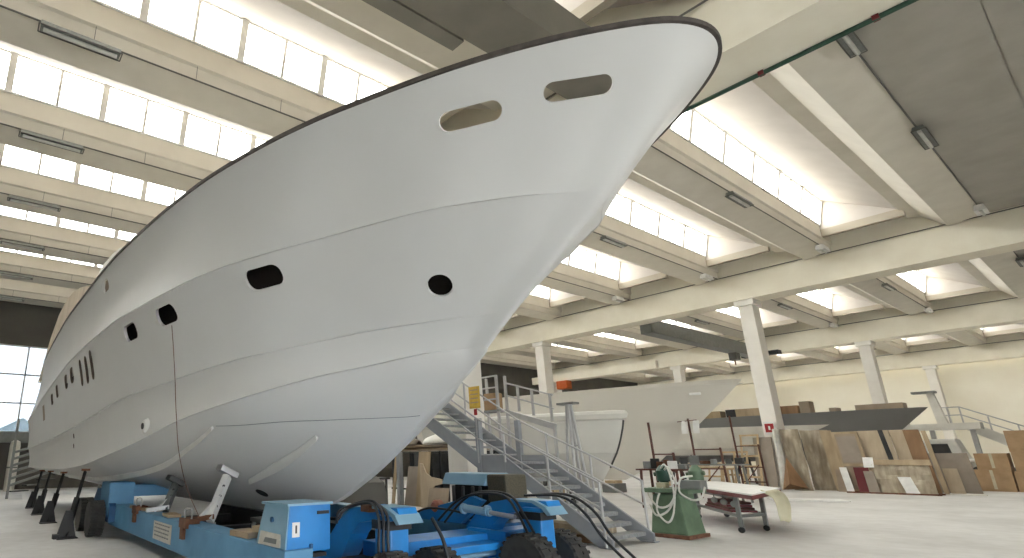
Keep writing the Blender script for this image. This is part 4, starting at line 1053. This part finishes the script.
# framed door
def framed(x,y,w,h,le,label,roll=-.3):
    t = thing('framed_door', label, 'door panel', (x,y,0))
    u = Vector((w,0,0)); v = Vector((roll,le,h)); n_ = u.cross(v).normalized()
    o0 = Vector((x,y,0))
    MB().sheet(o0,u,v,-.05).build('door_leaf','mdf',t)
    f = .1
    for (a0,a1,b0,b1) in ((0,f/w,0,1),(1-f/w,1,0,1),(0,1,0,.04),(0,1,.96,1),(0,1,.42,.46)):
        MB().sheet(o0+u*a0+v*b0+n_*-.0,u*(a1-a0),v*(b1-b0),.03).build('door_rail','ply',t)
    MB().sheet(o0+u*.16+v*.48,u*.7,v*.44,.012).build('door_inset','greyboard',t)
    return t
framed(-8.55,32.7,.95,2.6,.5,'framed brown door panel with grey inset leaning in the stack')
lean('red_board', -8.05,32.15,.5,1.05,.2,.04,'maroon','dark red panel standing at the foot of the framed door','panel',roll=-.08)
lean('white_offcut', -8.45,32.1,.25,1.05,.2,.03,'table_white','narrow white offcut left of the dark red panel','board',roll=-.15)
lean('white_offcut', -7.75,32.3,.34,.42,.1,.03,'table_white','small white offcut above the dark red panel','board',z=1.05)
lean('packing_board', -7.75,32.9,1.15,2.62,.5,.06,'ply_light','light plywood packing panel left of the dark strip','panel',roll=-.3)
lean('dark_strip', -6.85,32.62,.16,2.2,.35,.03,'black','black strip standing against the light plywood panels','strip',roll=-.3,z=.42)
lean('packing_board', -6.6,33.0,.92,2.62,.5,.06,'ply_light','light plywood packing panel right of the dark strip','panel',roll=-.3)
lean('cloudy_board', -7.4,32.2,1.75,1.15,.2,.04,'wrap','low cloudy plastic wrapped board in front of the plywood panels','panel',roll=-.1,warp=wv,n=(10,6))
lean('grey_offcut', -7.7,32.05,.34,.9,.12,.03,'greyboard','grey offcut standing right of the dark red panel','board',roll=-.08)
lean('white_offcut', -6.55,32.12,.40,.66,.15,.03,'table_white','white offcut leaning at the low wrapped board centre','board',roll=-.2,z=.02)
lean('timber_batten', -7.75,32.35,2.1,.22,.05,.05,'ply','horizontal brown rail across the plywood packing panels','rail',z=1.15,roll=-.02)
lean('brown_board', -6.15,32.9,.50,2.6,.5,.07,'ply_dark','dark brown panel at the right edge of the plywood stack','panel',roll=-.28)
lean('brown_batten', -5.58,32.85,.14,2.55,.5,.10,'ply','brown batten closing the right edge of the panel stack','batten',roll=-.28)
lean('grey_board', -6.0,34.6,1.25,1.62,.4,.06,'greyboard','plain grey-brown panel leaning beyond the plywood stack','panel',roll=-.2)
lean('pine_board', -5.58,34.0,.44,1.0,.3,.04,'ply_light','small light board leaning at the grey panel foot','board',roll=-.12)
t = thing('floor_pallet','flat low pallet carrying the stack of plywood panels','pallet',(-6.6,32.4,0))
MB().box((-8.4,31.8,.0),(-5.5,31.95,.06)).build('pallet_slat','rust',t); MB().box((-8.4,32.4,.0),(-5.5,32.55,.06)).build('pallet_slat','rust',t)
tag(MB().obox((-7.9,25.4,.03),(2.2,1.1,.04),(0,0,math.radians(30))).build('floor_board','table_white'), 'white board lying flat on the floor beyond the table', 'board')
tag(MB().obox((-5.1,33.2,.02),(1.2,.6,.03),(0,0,.3)).build('floor_board','fiber'), 'pale scrap board lying flat before the grey panel', 'board')
# sign on the tall column
t = thing('extinguisher_sign','white sign with a red extinguisher symbol on the tall column','sign',(-11.08,32.82,2.55))
MB().box((-11.33,32.80,2.55),(-10.83,32.84,3.2)).build('sign_board','table_white',t)
MB().box((-11.27,32.78,2.68),(-10.90,32.80,3.10)).build('sign_field','red',t)
sy = MB().box((-11.12,32.765,2.80),(-11.05,32.78,2.98)); sy.build('sign_symbol','table_white',t)

# ------------------------------------------------------------------ far right: white lorry crane, stairs, boxes
t = thing('boom_lift','white work platform post with flat top beyond the grey hull','lift',(-6.6,46,0))
MB().bar((-7.05,46,3.2),(-7.25,46,5.0),.42,.42,w2=.30,h2=.30).build('lift_post','fiber',t)
MB().box((-8.0,45.7,5.0),(-7.0,46.3,5.12)).build('lift_head','steel_grey',t)
MB().box((-10.2,45.5,2.9),(-5.6,46.5,3.25)).build('lift_deck','fiber',t)
for x in (-9.6,-7.6,-6.0): MB().bar((x,46,0),(x,46,2.9),.2,.2).build('lift_leg','rail',t)
for x in (-9.6,-9.0,-8.4): MB().bar((x,45.6,3.2),(x,45.6,4.1),.05,.05).build('guard_post','rail',t)
MB().tube([(-9.6,45.6,4.1),(-8.2,45.6,4.1)],.03,6).build('guard_rail','rail',t)
t = thing('far_stairs','pale steel stairs with rails descending right before the cream wall','stairs',(-5,47,0))
MB().bar((-6.2,47,3.1),(-3.6,47,1.3),.10,.5).build('stringer','fiber',t)
for i in range(9): MB().box((-6.1+i*.28,47.0,3.0-i*.2),(-5.85+i*.28,47.9,3.05-i*.2)).build('tread','steel_grey',t)
for z in (.55,1.0): MB().tube([(-7.4,47,3.2+z),(-6.4,47,3.2+z),(-3.4,47,1.55+z)],.035,6).build('handrail','rail',t)
for x,z in ((-7.4,3.2),(-6.9,3.2),(-6.4,3.2),(-5.4,2.6),(-4.4,2.1),(-3.5,1.5)): MB().bar((x,47,z),(x,47,z+1.0),.06,.06).build('rail_post','rail',t)
t = thing('white_truck','white truck with dark windscreen partly hidden behind the grey panel','truck',(-6.8,43,0))
MB()._hexa([(-7.6,42.4,.7),(-5.9,42.4,.7),(-5.9,44.2,.7),(-7.6,44.2,.7),(-7.5,42.6,2.35),(-6.3,42.6,2.35),(-6.3,44.0,2.35),(-7.5,44.0,2.35)],.08).build('cab','table_white',t)
MB()._hexa([(-7.3,42.42,1.5),(-6.5,42.42,1.5),(-6.5,42.6,1.5),(-7.3,42.6,1.5),(-7.25,42.52,2.1),(-6.6,42.52,2.1),(-6.6,42.7,2.1),(-7.25,42.7,2.1)]).build('side_window','black',t)
for x in (-7.1,-5.6):
    w_ = MB().lathe((x,42.5,.5),(0,1,0),[(-.15,.3),(-.15,.45),(-.1,.5),(.1,.5),(.15,.45),(.15,.3)],24).build('wheel','rubber',t,smooth=40)
    MB().lathe((x,42.5,.5),(0,1,0),[(-.14,.05),(-.12,.3),(.1,.3)],18).build('wheel_disc','rim_steel',w_)
MB().curve([(-6.4,42.35,.6),(-6.2,42.32,1.15),(-5.6,42.32,1.3),(-5.0,42.32,1.1),(-4.9,42.35,.6)],.09,8).build('mudguard','table_white',t,smooth=60)
MB().box((-6.3,42.6,.6),(-4.4,44.0,.9)).build('truck_bed','steel_dark',t)
bs = [(-4.7,37.8,0,1.2,1.0,.9,'card'),(-3.45,37.8,0,1.2,1.0,.85,'card'),(-4.6,37.9,.9,1.0,.9,.7,'card'),(-3.4,37.9,.85,1.15,.95,.8,'card'),(-3.35,37.95,1.65,1.3,.95,.9,'card'),(-2.2,38.0,0,1.1,1.0,1.6,'card'),(-4.75,39.2,1.1,.6,.6,.55,'ply_dark')]
bl = ['cardboard carton at the lower left of the carton pile by the far wall','lower middle cardboard carton of the pile at the right','cardboard carton second up on the left of the carton pile','cardboard carton second up in the middle of the carton pile','widest cardboard carton on top of the pile at the right','tall cardboard carton at the right end of the carton pile','small dark brown carton behind the left of the carton pile']
for (x,y,z,w,d,h,m_),l in zip(bs,bl):
    if z > 1.0 and m_ == 'ply_dark': z = 0; h = 1.6
    tp = thing('cardboard_carton', l, 'carton', (x,y,z))
    MB().box((x-w/2,y-d/2,z),(x+w/2,y+d/2,z+h),.015).build('carton_body',m_,tp)
    MB().box((x-.05,y-d/2-.004,z+h*.1),(x+.05,y-d/2+.004,z+h-.01)).build('sealing_tape','tape',tp)
t = thing('board_stack','flat stack of brown boards on bearers before the cartons','stack',(-5.0,38,0))
for z in (0,):
    for x in (-6.4,-5.7): MB().box((x-.08,36.6,0),(x+.08,38.2,.12)).build('bearer','wood_raw',t)
for i in range(5):
    tag(MB().obox((-6.0,37.2,.15+i*.07),(1.2,1.4,.06),(0,0,random.uniform(-.06,.06))).build('stored_board','mdf' if i%2 else 'ply'), ['lowest','second','third','fourth','topmost'][i]+' brown board of the flat stack before the cartons', 'board')
# crates along back wall ledge

# ------------------------------------------------------------------ far left behind the stern
t = thing('stern_stairs','grey steel steps with parallel rails behind the hull stern','stairs',(-31,3.5,0))
for i in range(6):
    MB().bar((-29.2,1.9+.0*i,.55+i*.28),(-33.0,6.3,1.9+i*.28),.06,.10).build('sloping_rail','steel_grey',t)
for i in range(7): MB().obox((-29.6-.5*i,2.3+.6*i,.3+.22*i),(.9,.3,.05),(0,0,-.9)).build('tread','steel_dark',t)
for (x,y) in ((-29.2,1.9),(-33.0,6.3)): MB().bar((x,y,0),(x,y,3.4),.1,.1).build('rail_post','steel_grey',t)
t = thing('ventilation_duct','pale upright duct below the left window behind the stern steps','duct',(-36.5,2.4,0))
MB().lathe((-36.5,2.4,0),(0,0,1),[(0,.26),(2.4,.26),(2.62,.22),(2.7,.06)],24).build('duct_body','fiber',t,smooth=40)
MB().lathe((-36.5,2.4,1.2),(0,0,1),[(0,.28),(.08,.28)],24).build('duct_band','steel_grey',t)

# ------------------------------------------------------------------ light
w = bpy.data.worlds.new('World'); bpy.context.scene.world = w; w.use_nodes = True
nt = w.node_tree; bg = nt.nodes['Background']; bg.inputs['Color'].default_value = (.94,.975,1.,1); bg.inputs['Strength'].default_value = 6.0
sc = bpy.context.scene
sc.view_settings.view_transform = 'Standard'; sc.view_settings.look = 'None'; sc.view_settings.gamma = 1; sc.view_settings.use_curve_mapping = False
sc.view_settings.exposure = 1.36
sc.cycles.max_bounces = 8; sc.cycles.diffuse_bounces = 5; sc.cycles.use_denoising = True; sc.cycles.sample_clamp_indirect = 6
sc.cycles.caustics_reflective = False; sc.cycles.caustics_refractive = False

# ------------------------------------------------------------------ groups of repeats
GR = {'fluorescent_fixture':'lamps hung under the roof beams','conduit_run':'conduits under the roof beams','bridge_crane':'overhead crane bridges','stored_board':'boards stored in piles','resin_can':'cans on the dark bench',
 'keel_block':'keel blocks under the off-white yacht','scaffold_frame':'brown scaffold frames','trestle_table':'trestles behind the white table','tool_case':'tool cases on the trestles','timber_rack':'light timber frames before the boards',
 'timber_offcut':'offcuts on the low trestle','cable_reel':'reels under the white table','storage_crate':'crates on the grey boat deck','cardboard_carton':'cardboard cartons at the right','plywood_sheet':'boards leaning on the tube rack',
 'wrapped_board':'boards stacked by the tall column','packing_board':'boards stacked by the tall column','white_offcut':'white offcuts in the board stack','filler_pile':'dark covered piles behind the hull','timber_block':'loose timber blocks','floor_board':'boards lying on the floor','fibreglass_mould':'fibreglass mouldings on the tube rack','motor_yacht':'motor yachts'}
for o in C.objects:
    k = o.name.split('.')[0]
    if o.parent is None and k in GR and 'group' not in o: o['group'] = GR[k]
